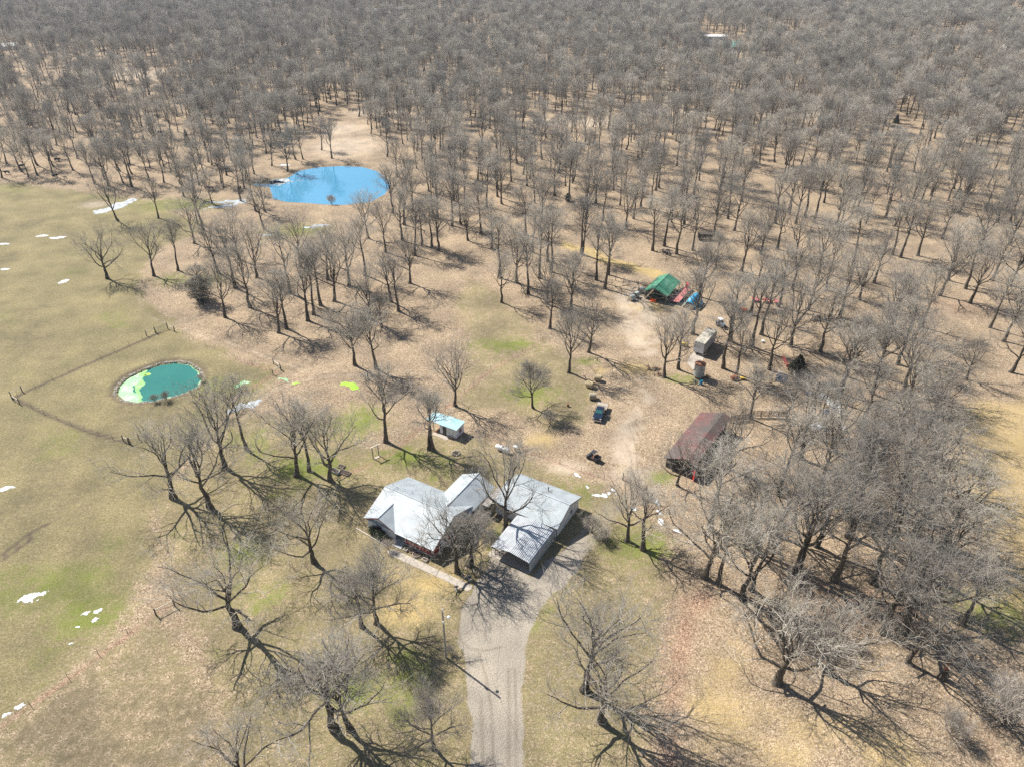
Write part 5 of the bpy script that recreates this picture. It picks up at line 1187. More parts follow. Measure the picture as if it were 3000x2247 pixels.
pipe_gate('corral_panel','dark pipe corral panel with a post beside the red barn, lower row', (2178,1322), (2240,1346), 1.5, 6, cat='corral panel'); pipe_gate('corral_panel','second dark pipe corral panel of the lower row', (2242,1347), (2295,1372), 1.4, 5, cat='corral panel', posts=False)
for i, (a, b_, lab) in enumerate((((2205,1222),(2252,1222),'dark plank corral fence, first length behind the red barn'),((2256,1222),(2303,1223),'dark plank corral fence, second length behind the red barn'),((2140,1236),(2190,1230),'short dark plank corral fence at the barn corner'))):
    A, B = Vector(g(*a)), Vector(g(*b_)); d = B-A; L_ = d.length; root = thing('plank_fence', lab, 'fence', A, math.atan2(d.y,d.x))
    for q in range(5): G().bx(0,L_,-.02,.02,.25+q*.3,.40+q*.3).obj('plank', M['wood_dark'], root)
    for x in (0,L_/2,L_): G().bx(x-.07,x+.07,.03,.16,0,1.75).obj('post', M['wood_dark'], root)
# white sheeted cattle alley
def sheet_panel(label, a, b_, h, m, rails=True):
    A, B = Vector(g(*a)), Vector(g(*b_)); d = B-A; L_ = d.length; root = thing('cattle_panel', label, 'cattle panel', A, math.atan2(d.y,d.x))
    n = 3
    for i in range(n): G().bx(L_*i/n+.02,L_*(i+1)/n-.02,-.02,.02,.1,h).obj('sheet', M[m], root)
    fr = G(); fr.tube([(0,.05,0),(0,.05,h+.12),(L_,.05,h+.12),(L_,.05,0)],.035,6); fr.obj('frame', M['galv'], root)
    return root
sheet_panel('white sheeted cattle panel, far end of the alley', (2390,1158), (2422,1178), 1.5, 'panel_white'); sheet_panel('white sheeted cattle panel, middle length', (2420,1180), (2447,1207), 1.7, 'panel_white'); sheet_panel('white sheeted cattle panel beside the squeeze chute', (2447,1190), (2462,1222), 1.8, 'panel_white')
sheet_panel('white sheeted cattle panel on the near side', (2452,1240), (2474,1268), 1.5, 'panel_white'); sheet_panel('low white sheet panel left of the chute', (2402,1245), (2422,1264), 1.2, 'panel_white')
sc = thing('squeeze_chute', 'dark grey steel cattle chute between the white panels', 'cattle chute', g(2425,1222), R(15))
for y in (-.45,.45): G().bx(-1.2,1.2,y-.03,y+.03,.2,1.8).obj('side', M['blue_grey'], sc)
fr = G()
for x in (-1.25,1.25): fr.tube([(x,-.5,0),(x,-.5,2.0),(x,.5,2.0),(x,.5,0)],.05,6)
fr.obj('head_frame', M['steel_dark'], sc); G().bx(-1.2,1.2,-.42,.42,.08,.16).obj('floor', M['steel_dark'], sc)
for x in (-.6,0,.6): G().cyl((x,-.5,1.95),(x,.5,1.95),.03,n=6).obj('top_bar', M['galv'], sc)
pb_ = G(); A, B = g(2432,1226), g(2456,1222); pb_.cyl((A[0],A[1],1.3),(B[0],B[1],1.3),.05,n=6); pb_.cyl((B[0],B[1],0),(B[0],B[1],1.9),.06,n=6); pb_.cyl((A[0],A[1],0),(A[0],A[1],1.4),.05,n=6)
tag(pb_.obj('pipe_rail', M['panel_white']), 'white pipe rail closing the cattle alley', 'rail')
k = thing('feed_trough', 'small dark grey trough inside the cattle pen', 'trough', g(2430,1256), R(-20)); tr_ = G(); wall_box(tr_,-.7,.7,-.35,.35,.15,.6,.05); tr_.obj('basin', M['galv'], k); G().bx(-.6,.6,-.3,.3,0,.15).obj('base', M['wood_dark'], k)
k = thing('mineral_tub', 'dark blue plastic tub under the brush by the cattle panels', 'tub', g(2364,1156), 0); G().lathe([(0,0),(.5,0),(.62,.55),(.56,.55),(.46,.08),(0,.08)],(0,0,0),16).obj('tub', M['purple'], k, 50); G().lathe([(.60,.5),(.66,.52),(.66,.58),(.60,.58)],(0,0,0),16).obj('rim', M['purple'], k, 50)
# red and pale pipe gates by the cedar
pipe_gate('red_gate','bright red pipe gate leaning by the cedar', (2290,1052), (2308,1084), 1.3, 5, 'red_paint', 2, posts=False); pipe_gate('pale_gate','pale weathered gate beyond the red one by the cedar', (2312,1088), (2336,1112), 1.2, 5, 'wood_pale', 2, posts=False)
# ---- swing frame
A = Vector(g(1093,1342)); B = Vector(g(1110,1334)); d = B-A
sw_ = thing('swing_frame', 'bare timber swing frame of two posts and a beam on the lawn', 'swing frame', A, math.atan2(d.y,d.x)); L_ = d.length
for x in (0,L_): G().bx(x-.08,x+.08,-.08,.08,0,2.5).obj('post', M['wood'], sw_)
G().bx(-.35,L_+.55,-.09,.09,2.5,2.68).obj('beam', M['wood_pale'], sw_); G().bx(.1,L_-.1,-.6,-.1,.02,.08).obj('foot_board', M['concrete'], sw_)
# ---- garden trough and beds
k = thing('stock_trough', 'oval galvanised trough planter under the big yard tree', 'trough', g(982,1384), TH)
V = []; nseg = 20
tg = G()
def ov_(r, z): return [(math.copysign(max(0,.0),1)+ (math.cos(2*PI*i/nseg)*r+ (.55 if math.cos(2*PI*i/nseg) > 0 else -.55)), math.sin(2*PI*i/nseg)*r, z) for i in range(nseg)]
for r_, z_ in ((.45,0),(.5,.6),(.46,.6),(.42,.42)): V += ov_(r_, z_)
tg.add(V,[(j*nseg+i,j*nseg+(i+1)%nseg,(j+1)*nseg+(i+1)%nseg,(j+1)*nseg+i) for j in range(3) for i in range(nseg)]+[tuple(range(3*nseg,4*nseg))]); tg.obj('basin', M['galv'], k)
G().add(ov_(.40,.425)+ov_(.3,.47),[(i,(i+1)%nseg,nseg+(i+1)%nseg,nseg+i) for i in range(nseg)]+[tuple(range(nseg,2*nseg))]).obj('soil', M['soil'], k)
for (px,py,w_,d_,lab) in ((1000,1368,1.3,1.0,'small square timber garden bed by the trough'),(1010,1386,2.2,1.2,'larger timber garden bed below the small one')):
    k = thing('garden_bed', lab, 'garden bed', g(px,py), TH+.1)
    for (a,b_,c_,d2) in ((-w_/2,w_/2,-d_/2,-d_/2+.09),(-w_/2,w_/2,d_/2-.09,d_/2),(-w_/2,-w_/2+.09,-d_/2+.09,d_/2-.09),(w_/2-.09,w_/2,-d_/2+.09,d_/2-.09)): G().bx(a,b_,c_,d2,0,.28).obj('board', M['wood'], k)
    G().bx(-w_/2+.1,w_/2-.1,-d_/2+.1,d_/2-.1,0,.16).obj('soil', M['soil'], k)
k = thing('fire_ring', 'ring of dark stones with charred sticks on the lawn by the shed', 'fire ring', g(1336,1328), 0)
for i in range(10):
    a = 2*PI*i/10; G().lathe([(0,0),(.22,.03),(.2,.2),(.08,.28),(0,.29)],(math.cos(a)*.75,math.sin(a)*.75,0),6).obj('stone', M['stone'], k)
sk = G()
for i in range(7): a = i*.9; sk.cyl((math.cos(a)*.5,math.sin(a)*.5,.08),(-math.cos(a)*.3,-math.sin(a)*.3,.3),.05,n=5)
sk.obj('charred_wood', M['wood_dark'], k)

# ------------------------------------------------------------------ utility pole
up_ = thing('utility_pole', 'tall grey wooden utility pole with yard lamp beside the drive', 'utility pole', g(1307,1925), R(8))
G().tube([(0,0,-.3),(0,0,5),(0,0,10.4)],[.17,.145,.11],10).obj('pole', M['pole'], up_, 60)
ar = G(); ar.tube([(0,0,8.7),(.45,-.1,8.95),(.75,-.15,8.9)],.03,6); ar.obj('lamp_arm', M['galv'], up_)
G().lathe([(0,.16),(.12,.14),(.24,.0),(.22,-.06),(.0,-.08)],(.78,-.15,8.82),14).obj('lamp_head', M['white_plastic'], up_, 50)
ins = G(); 
for z in (10.3,10.0): ins.lathe([(0,0),(.05,0),(.06,.06),(.03,.1),(0,.11)],(.0,-.14,z),8)
ins.obj('insulator', M['white_plastic'], up_); G().bx(-.08,.08,-.3,-.12,7.6,8.1).obj('meter_box', M['white_plastic'], up_)
pb0 = Vector(g(1307,1925))
def span(label, a, b_, sag):
    P = []
    for i in range(17):
        k_ = i/16; p = Vector(a).lerp(Vector(b_), k_); p.z -= sag*4*k_*(1-k_); P.append(p)
    tag(G().tube(P,.011,4).obj('power_line', M['wire']), label, 'power line')
hx = uv(-20,-9); span('power line from the utility pole to the house roof', (pb0.x,pb0.y,10.2), (hx[0],hx[1],5.0), .5)
ox = g(1520,2420); span('power line from the utility pole over the drive', (pb0.x,pb0.y,10.35), (ox[0],ox[1],10.5), .6); hx = uv(-11.9,1.0); span('thin service line from the pole to the garage', (pb0.x,pb0.y,9.7), (hx[0],hx[1],3.6), .5)

# ------------------------------------------------------------------ vehicles
def wheel(parent, c, r, w, ax='Y', m='galv', name='wheel'):
    """one wheel at c: tyre outside, rim inside as a sub-part"""
    o = G().lathe([(r*.55,-w*.45),(r*.86,-w*.5),(r,-w*.3),(r,w*.3),(r*.86,w*.5),(r*.55,w*.45)],c,20,ax).obj(name, M['rubber'], parent, 40)
    G().lathe([(0,-w*.3),(r*.3,-w*.36),(r*.56,-w*.3),(r*.56,w*.3),(r*.3,w*.36),(0,w*.3)],c,14,ax).obj('rim', M[m], o, 40)
    return o
fr_, re_ = Vector(g(1745,1244)), Vector(g(1769,1186)); dv = fr_-re_
pk = thing('flatbed_pickup', 'dark navy pickup truck with worn wooden flatbed', 'pickup truck', re_.lerp(fr_,.5), math.atan2(dv.y,dv.x))
tp = lambda z: 1.0 if z < 1.15 else 1.0-.20*(z-1.15)/.75
G().side([(-.55,.45),(2.75,.45),(2.92,.62),(2.95,.95),(2.8,1.12),(1.45,1.20),(-.55,1.20)],-.98,.98).obj('body', M['navy'], pk, 30, .05)
G().side([(-.55,1.2),(1.40,1.2),(.72,1.86),(.55,1.92),(-.40,1.92),(-.55,1.80)],-.95,.95,tp).obj('cab', M['navy'], pk, 30, .03)
ws = G(); ws.slab((1.345,-.80,1.265),(1.345,.80,1.265),(.80,.70,1.80),(.80,-.70,1.80),.012); 
for i in range(len(ws.v)): ws.v[i] = (ws.v[i][0]+.045, ws.v[i][1], ws.v[i][2]+.035)
ws.obj('windscreen', M['windshield'], pk)
for s_ in (-1,1):
    q = G(); q.add([(-.40,s_*.955,1.28),(1.12,s_*.955,1.28),(.66,s_*.815,1.80),(-.40,s_*.815,1.80)],[(0,1,2,3)]); q.obj('side_window', M['glass'], pk)
    G().bx(1.02,1.18,min(s_*.98,s_*1.25),max(s_*.98,s_*1.25),1.25,1.5).obj('mirror', M['navy'], pk)
    G().bx(2.86,2.97,s_*.75-.17,s_*.75+.17,.82,1.02).obj('headlight', M['lamp'], pk)
    wheel(pk,(1.95,s_*.86,.42),.42,.27,'Y','chrome')
    wheel(pk,(-1.75,s_*.80,.42),.42,.30,'Y','chrome')
rwn = G(); rwn.bx(-.575,-.555,-.65,.65,1.35,1.75); rwn.obj('rear_window', M['glass'], pk)
G().bx(2.93,3.0,-.55,.55,.72,1.0).obj('grille', M['steel_dark'], pk); G().bx(2.9,3.12,-.98,.98,.42,.66).obj('bumper', M['chrome'], pk, None, .03); G().bx(3.121,3.13,-.16,.16,.48,.60).obj('number_plate', M['white_plastic'], pk)
hl = G(); hl.side([(1.5,1.202),(2.7,1.135),(2.7,1.15),(1.5,1.225)],-.35,.35); hl.obj('bonnet_crease', M['navy'], pk)
for i in range(9): G().bx(-3.1,-.72,-1.15+i*.256,-1.15+i*.256+.246,.98,1.04).obj('deck_plank', M['deck'], pk)
fm = G(); fm.bx(-3.15,-.68,-1.19,-1.155,.90,1.045); fm.bx(-3.15,-.68,1.155,1.19,.90,1.045); fm.bx(-3.19,-3.11,-1.15,1.15,.88,1.05); fm.obj('bed_frame', M['steel_dark'], pk)
rk = G()
for y in (-1.0,-.5,0,.5,1.0): rk.bx(-.72,-.66,y-.03,y+.03,1.04,1.85)
rk.bx(-.72,-.66,-1.05,1.05,1.85,1.92); rk.obj('headache_rack', M['steel_dark'], pk)
G().bx(-3.0,2.6,-.42,.42,.38,.60).obj('chassis', M['steel_dark'], pk)
for s_ in (-1,1): G().bx(-3.2,-3.16,s_*.9-.09,s_*.9+.09,.80,.88).obj('tail_light', M['red_paint'], pk)

# utility buggy
ut = thing('utility_buggy', 'black open utility buggy with roof panel and cargo bed', 'utility buggy', g(1739,1345), R(140))
G().side([(-1.35,.35),(1.25,.35),(1.38,.55),(1.30,.80),(.75,.90),(.45,.55),(-.35,.55),(-.40,.80),(-1.40,.80)],-.60,.60).obj('body', M['steel_dark'], ut, 30, .03)
for s_ in (-1,1):
    wheel(ut,(.95,s_*.62,.32),.32,.25); wheel(ut,(-.95,s_*.62,.32),.32,.27)
    G().tube([(.75,s_*.56,.85),(.45,s_*.52,1.80),(-.35,s_*.52,1.84),(-.45,s_*.56,.80)],.03,6).obj('roll_bar', M['steel_dark'], ut)
    G().bx(1.28,1.36,s_*.42-.09,s_*.42+.09,.62,.74).obj('headlight', M['lamp'], ut)
G().bx(-.45,.52,-.58,.58,1.83,1.89).obj('roof', M['steel_dark'], ut, None, .02); G().bx(-.32,.15,-.52,.52,.55,.72).obj('seat', M['rust'], ut, None, .03); G().bx(-.38,-.28,-.52,.52,.72,1.2).obj('backrest', M['rust'], ut, None, .03)
bd = G(); wall_box(bd,-1.42,-.45,-.62,.62,.82,1.08,.04); bd.obj('cargo_bed', M['steel_dark'], ut); G().lathe([(.14,-.015),(.17,-.015),(.17,.015),(.14,.015)],(.38,.25,1.02),14,'X').obj('steering_wheel', M['rubber'], ut)
G().bx(1.36,1.44,-.5,.5,.35,.55).obj('bumper', M['galv'], ut)

def tractor(label, loc, rz, body, rimm, s_=1.0, roof=None, loader=False, name='tractor'):
    k = thing(name, label, 'tractor', loc, rz); k.scale = (s_,)*3
    G().side([(.2,.75),(2.05,.75),(2.15,.9),(2.1,1.45),(1.9,1.55),(.2,1.62)],-.36,.36).obj('hood', M[body], k, 30, .04)
    G().bx(2.152,2.18,-.28,.28,.85,1.4).obj('grille', M['steel_dark'], k); G().bx(-.9,.25,-.4,.4,.55,1.1).obj('gearbox', M['steel_dark'], k)
    for sg in (-1,1):
        wheel(k,(-.55,sg*.85,.80),.80,.44,'Y',rimm); wheel(k,(1.7,sg*.72,.45),.45,.28,'Y',rimm)
        G().side([(-1.25,1.45),(-.95,1.72),(-.15,1.72),(.15,1.45),(.05,1.45),(-.2,1.62),(-.9,1.62),(-1.15,1.4)],sg*.85-.25,sg*.85+.25).obj('fender', M[body], k)
    G().bx(-.75,-.25,-.26,.26,1.1,1.25).obj('seat', M['rubber'], k); G().bx(-.8,-.7,-.26,.26,1.25,1.65).obj('backrest', M['rubber'], k); G().lathe([(.18,-.02),(.21,-.02),(.21,.02),(.18,.02)],(.1,0,1.78),14).obj('steering_wheel', M['rubber'], k)
    if roof:
        for x in (-1.0,.2):
            for sg in (-1,1): G().bx(x-.03,x+.03,sg*.55-.03,sg*.55+.03,1.5,2.5).obj('cab_post', M['steel_dark'], k)
        G().bx(-1.15,.4,-.7,.7,2.5,2.6).obj('roof', M[roof], k, None, .04)
    for sg in (-1,1): G().bx(2.0,2.14,sg*.42-.06,sg*.42+.06,1.2,1.34).obj('headlight', M['lamp'], k)
    G().cyl((1.3,.2,1.55),(1.3,.2,2.3),.04,n=8).obj('exhaust', M['steel_dark'], k)
    if loader:
        for sg in (-1,1): G().tube([(.3,sg*.5,1.5),(1.8,sg*.5,1.6),(2.8,sg*.5,.6)],.07,6).obj('loader_arm', M[body], k)
        G().side([(2.8,.2),(3.4,.15),(3.42,.2),(2.9,.28),(2.9,.85),(2.8,.85)],-.85,.85).obj('bucket', M['orange'], k)
    return k
gbx = Vector(g(1888,876)); c_, s_ = math.cos(TH), math.sin(TH)
loc = (gbx.x+2.6*c_-2.6*s_*-1*-1, gbx.y+2.6*s_+2.4*c_, 0)
tractor('dark green tractor with orange bucket parked under the green roof', loc, TH-PI/2, 'tractor_green', 'yellow', 1.0, 'tractor_green', True)
tractor('small blue and white tractor standing alone beyond the box trailer', (*g(2110,956),0), R(-70), 'blue_grey', 'white_plastic', .8, 'white_plastic')
# bales
def bale(label, px, py, rz, m, group, r=.76, L_=1.5):
    k = thing('round_bale', label, 'hay bale', g(px,py), R(rz), group)
    rr = random.Random(int(px*7+py)); n = 26; rings = 7; V = []
    for j in range(rings):
        y = -L_/2+L_*j/(rings-1); e = 1-.05*(abs(j-3)/3)**4
        for i in range(n):
            a = 2*PI*i/n; q = r*e*(1+rr.uniform(-.02,.02)); zz = math.sin(a)*q; V.append((math.cos(a)*q, y, max(zz,-r*.94)+r*.94))
    b_ = G().add(V,[(j*n+i,j*n+(i+1)%n,(j+1)*n+(i+1)%n,(j+1)*n+i) for j in range(rings-1) for i in range(n)]); b_.obj('roll', M[m], k, 50)
    for s2 in (-1,1):
        e_ = G(); prof_ = [(r*.93,0),(r*.7,.015),(r*.68,.005),(r*.45,.02),(r*.43,.008),(r*.2,.025),(0,.02)]; e_.lathe([(q,s2*(L_/2+z)) for q,z in prof_],(0,0,r*.94),24,'Y'); e_.obj('end_spiral', M['hay'] if m != 'wrap' else M['hay_old'], k)
    return k
gp = 'tan round bales beside the yard'
bale('tan round bale farthest from the flatbed pickup', 1752,1115,70,'hay',gp); bale('tan round bale in the middle of the three by the pickup', 1728,1134,60,'hay',gp); bale('greyish tan round bale nearest the flatbed pickup', 1736,1168,88,'hay_old',gp); bale('lone tan round bale half hidden by the tree at the yard edge', 1732,934,70,'hay',gp)
gp = 'grey net-wrapped bales by the pole barn'
bale('grey wrapped round bale farthest left by the green barn', 1851,880,-62,'wrap',gp,.82); bale('grey wrapped round bale in the middle of three by the green barn', 1864,871,-40,'wrap',gp,.82); bale('grey wrapped round bale topmost of three by the green barn', 1878,858,-50,'wrap',gp,.82)
# faded red flatbed trailer beside the pole barn
ft = thing('flatbed_trailer', 'faded red steel flatbed trailer beside the green-roofed barn', 'trailer', g(1974,893), R(59))
for i in range(9): G().bx(.2+i*1.1,1.28+i*1.1,-1.2,1.2,.82,.88).obj('deck_panel', M['pink_deck'], ft)
G().bx(0,10.2,-1.24,-1.205,.72,.9).obj('side_rail', M['pink_deck'], ft); G().bx(0,10.2,1.205,1.24,.72,.9).obj('side_rail', M['pink_deck'], ft); G().bx(.1,10.1,-.5,.5,.6,.815).obj('chassis', M['steel_dark'], ft)
for x in (3.0,4.0):
    for y in (-.95,.95): wheel(ft,(x,y,.38),.38,.24)
G().side([(10.1,.6),(10.3,.6),(10.6,1.6),(11.6,1.7),(11.6,1.85),(10.4,1.8)],-.5,.5).obj('gooseneck', M['red_paint'], ft)
# blue tarpaulin over a stack
bt2 = thing('tarp_stack', 'bright blue tarpaulin pulled over a high stack beyond the flatbed trailer', 'tarp', g(2034,910), R(56))
rs2 = random.Random(3); V = []; nx2, ny2 = 13, 9
for i in range(nx2):
    for j in range(ny2):
        x = i/(nx2-1)*5.6; v = j/(ny2-1)*2-1
        e = 1-(abs(i/(nx2-1)-.5)*2)**6*.35
        zz = (1-abs(v)**2.6)*3.0*e + (0.12*math.sin(x*3+v*4)) + rs2.uniform(-.05,.05); yy = v*1.7*(1+.12*(1-zz/2.4))
        V.append((x+rs2.uniform(-.05,.05), yy+1.5, max(.04,zz)))
G().add(V,[(i*ny2+j,(i+1)*ny2+j,(i+1)*ny2+j+1,i*ny2+j+1) for i in range(nx2-1) for j in range(ny2-1)]).obj('tarpaulin', M['blue_tarp'], bt2, 35)
G().bx(.25,5.35,.15,2.85,0,1.2).obj('stacked_bales', M['hay_old'], bt2)
# barrels, crates and scrap in the farm yard
def barrel(label, px, py, m, r=.29, h_=.88):
    k = thing('barrel', label, 'barrel', g(px,py)); G().lathe([(0,0),(r*.95,0),(r,.05),(r,h_*.32),(r*1.04,h_*.34),(r,h_*.36),(r,h_*.65),(r*1.04,h_*.67),(r,h_*.69),(r,h_-.04),(r*.95,h_),(r*.9,h_-.03)],(0,0,0),18).obj('drum', M[m], k, 40); G().lathe([(0,h_-.035),(r*.88,h_-.035),(r*.88,h_-.02),(0,h_-.02)],(0,0,0),16).obj('lid', M[m], k); return k
barrel('bright blue plastic barrel at the foot of the grain bin', 2053,1126,'blue_barrel',.36,1.0); barrel('small rusty red barrel in the meadow left of the pickup', 1664,1190,'rust',.25,.7)
ck = thing('slatted_crate', 'blue-grey slatted steel cattle crate by the near trees', 'crate', g(2272,1116), R(-42))
for x in (0,2.0):
    for y in (0,1.6): G().bx(x-.05,x+.05,y-.05,y+.05,0,1.55).obj('corner_post', M['blue_grey'], ck)
for i in range(5):
    for y in (-.03,1.6): G().bx(.05,1.95,y,y+.03,.15+i*.29,.37+i*.29).obj('slat', M['blue_grey'], ck)
    for x in (-.03,2.0): G().bx(x,x+.03,.05,1.55,.15+i*.29,.37+i*.29).obj('slat', M['blue_grey'], ck)
G().bx(.05,1.95,.05,1.55,.05,.1).obj('floor', M['wood_dark'], ck); G().bx(-.02,2.02,.7,.85,1.56,1.62).obj('top_bar', M['galv'], ck)
def pile(name, label, px, py, n, spread, lens, rad, mats, seed, cat='scrap pile', flat=.5):
    """a heap of loose pieces, each one a part"""
    k = thing(name, label, cat, g(px,py)); r_ = random.Random(seed)
    for i in range(n):
        a = r_.uniform(0,PI); L_ = r_.uniform(*lens)/2; x, y = r_.gauss(0,spread*.5), r_.gauss(0,spread*.3); z = r_.uniform(.06,flat)*math.exp(-(x*x+y*y)/spread**2)+rad
        dz = r_.uniform(-.1,.15)
        G().cyl((x-math.cos(a)*L_,y-math.sin(a)*L_,max(rad,z-dz)),(x+math.cos(a)*L_,y+math.sin(a)*L_,max(rad,z+dz)),rad*r_.uniform(.6,1.2),rad*r_.uniform(.4,1),6).obj('piece', M[r_.choice(mats)], k)
    return k
pile('scrap_pile','heap of dark scrap timber and metal left of the grain bin', 1912,1082,26,1.6,(.8,2.4),.07,['wood_dark','rust','steel_dark','log'],1)
pile('scrap_pile','low dark scrap heap at the foot of the forked yard tree', 1930,1100,12,.9,(.5,1.4),.07,['wood_dark','rust'],2)
pile('scrap_pile','loose pipes and stones at the foot of the grain bin', 2034,1118,9,1.0,(.4,1.0),.09,['galv','stone','wood_dark'],3); pile('scrap_pile','dark tangle of scrap behind the grain bin', 2070,1106,12,.9,(.5,1.3),.08,['steel_dark','rust','wood_dark'],4)
pile('log_row','dark row of stacked split logs between two slim trees', 1950,742,44,2.6,(.6,1.4),.14,['log','wood_dark'],5,'log pile',.9)
pile('brush_heap','dark brush heap in the wood right of the log row', 2226,732,30,2.4,(1,2.6),.07,['wood_dark','log'],6,'brush pile',1.0); pile('brush_heap','long low heap of grey limbs below the red harrow', 2268,915,34,3.4,(1.2,3),.07,['log','wood_dark'],7,'brush pile',.8)
pile('brush_heap','dark tangle of fallen limbs right of the red harrow', 2392,938,30,2.2,(1.2,3),.08,['wood_dark','log'],8,'brush pile',1.0); pile('brush_heap','heap of fallen grey limbs at the back of the near wood', 2526,1096,18,1.6,(1,2.4),.07,['log'],9,'brush pile',.7)
pile('brush_heap','scatter of grey sticks beside the first yard tree by the pickup', 1645,1265,22,2.0,(.6,2),.05,['log','wood_dark'],10,'brush pile',.6); pile('fallen_limbs','fallen grey limbs on the ground under the right-hand wood', 2600,960,10,1.5,(2,4),.1,['log'],12,'fallen limbs',.4)
# harrow
hr = thing('harrow', 'bright red folding harrow parked in the wood edge', 'harrow', g(2248,886), R(-12))
for x in (-3.2,0,2.6): 
    for i in range(4): G().bx(x-.9,x+.9,-1.0+i*.6,-.9+i*.6,.55,.68).obj('tine_bar', M['red_paint'], hr)
    G().bx(x-.95,x-.82,-1.1,1.0,.5,.7).obj('side_beam', M['red_paint'], hr); G().bx(x+.82,x+.95,-1.1,1.0,.5,.7).obj('side_beam', M['red_paint'], hr); G().slab((x-.8,-.95,.72),(x+.8,-.95,.72),(x+.8,.85,.80),(x-.8,.85,.80),.04).obj('cover', M['pink_deck'], hr)
G().bx(-2.4,1.8,-.1,.1,.6,.78).obj('centre_beam', M['steel_dark'], hr)
for x in (-.7,.7): wheel(hr,(x,1.2,.34),.34,.2)
k = thing('orange_tank', 'small orange fuel tank lying in the wood right of the blue tarpaulin', 'tank', g(2177,912), R(-40)); G().lathe([(0,-.9),(.3,-.88),(.42,-.75),(.42,.75),(.3,.88),(0,.9)],(0,0,.6),16,'X').obj('tank', M['orange'], k, 50)
for x in (-.5,.5): G().bx(x-.06,x+.06,-.3,.3,0,.25).obj('leg', M['steel_dark'], k)
k = thing('yellow_implement', 'yellow tractor implement beside the pale trailer doors', 'implement', g(2004,1014), R(-20)); G().side([(-.9,.1),(.9,.1),(.8,.75),(.3,.95),(-.7,.85)],-.25,.25).obj('hood', M['yellow'], k, 30, .04); G().bx(-.9,.9,.26,.34,.05,.5).obj('blade', M['rust'], k); G().bx(-.1,.1,-1.2,-.26,.35,.5).obj('hitch', M['steel_dark'], k)
k = thing('rusty_drum', 'rusty orange split tank lying right of the grain bin', 'tank', g(2150,1112), R(20)); G().lathe([(0,-.85),(.5,-.85),(.62,-.6),(.62,.6),(.5,.85),(0,.85)],(0,0,.5),18,'X').obj('shell', M['rust'], k, 50); G().bx(-.3,.3,-.75,-.55,0,.25).obj('cradle', M['wood_dark'], k); G().bx(-.3,.3,.55,.75,0,.25).obj('cradle', M['wood_dark'], k)
k = thing('yellow_cart', 'small yellow hand cart beside the rusty tank', 'cart', g(2174,1112), R(-10)); G().side([(-.5,.3),(.5,.3),(.6,.6),(-.6,.6)],-.3,.3).obj('tray', M['yellow'], k); wheel(k,(.3,.36,.2),.2,.1); wheel(k,(.3,-.36,.2),.2,.1); G().tube([(-.5,0,.5),(-1.1,0,.9)],.025,6).obj('handle', M['steel_dark'], k)
k = thing('white_tote', 'small white plastic tote lying in the wood behind the crate', 'tote', g(2234,1003), R(30)); G().lathe([(0,0),(.3,0),(.36,.5),(.32,.5),(.27,.05),(0,.05)],(0,0,0),14).obj('tub', M['white_plastic'], k); G().lathe([(.35,.42),(.40,.44),(.40,.5),(.35,.5)],(0,0,0),14).obj('rim', M['white_plastic'], k)
wg = thing('hay_wagon', 'dark old hay wagon standing in the middle of the wood', 'wagon', g(2064,703), R(-8)); G().bx(-2.4,2.4,-1.1,1.1,.8,.95).obj('deck', M['wood_dark'], wg); G().bx(-2.4,-2.25,-1.1,1.1,.951,2.6).obj('end_rack', M['wood_dark'], wg); G().bx(2.25,2.4,-1.1,1.1,.951,2.6).obj('end_rack', M['wood_dark'], wg); G().bx(-2.2,2.2,-1.0,1.0,.955,2.2).obj('load', M['wood_dark'], wg)
for x in (-1.6,1.6):
    for y in (-.95,.95): wheel(wg,(x,y,.42),.42,.2)
for (px,py,lab) in ((1792,832,'bare dark fence post left of the wrapped bales, first of three'),(1803,823,'bare dark fence post left of the wrapped bales, second of three'),(1827,826,'bare dark fence post left of the wrapped bales, third of three')): tag(at(G().tube([(0,0,-.1),(.03,0,.7),(0,.02,1.5)],[.11,.10,.08],8).obj('fence_post', M['wood_dark'], None, 50), g(px,py)), lab, 'post')
# torn snag in the right corner
sn = thing('torn_snag', 'tall torn tree stump with red splintered heartwood', 'stump', g(2764,1990), 0); r_ = random.Random(9)
G().tube([(0,0,-.2),(.05,.1,.9),(.0,.3,1.7)],[.5,.42,.36],12).obj('trunk', M['bark'], sn, 60)
for i in range(16):
    a = r_.uniform(0,2*PI); q = r_.uniform(.05,.28); G().cyl((math.cos(a)*q,.3+math.sin(a)*q,1.5),(math.cos(a)*q*1.1,.55+math.sin(a)*q,r_.uniform(2.4,4.2)),.07,.01,5).obj('splinter', M['snag'], sn)

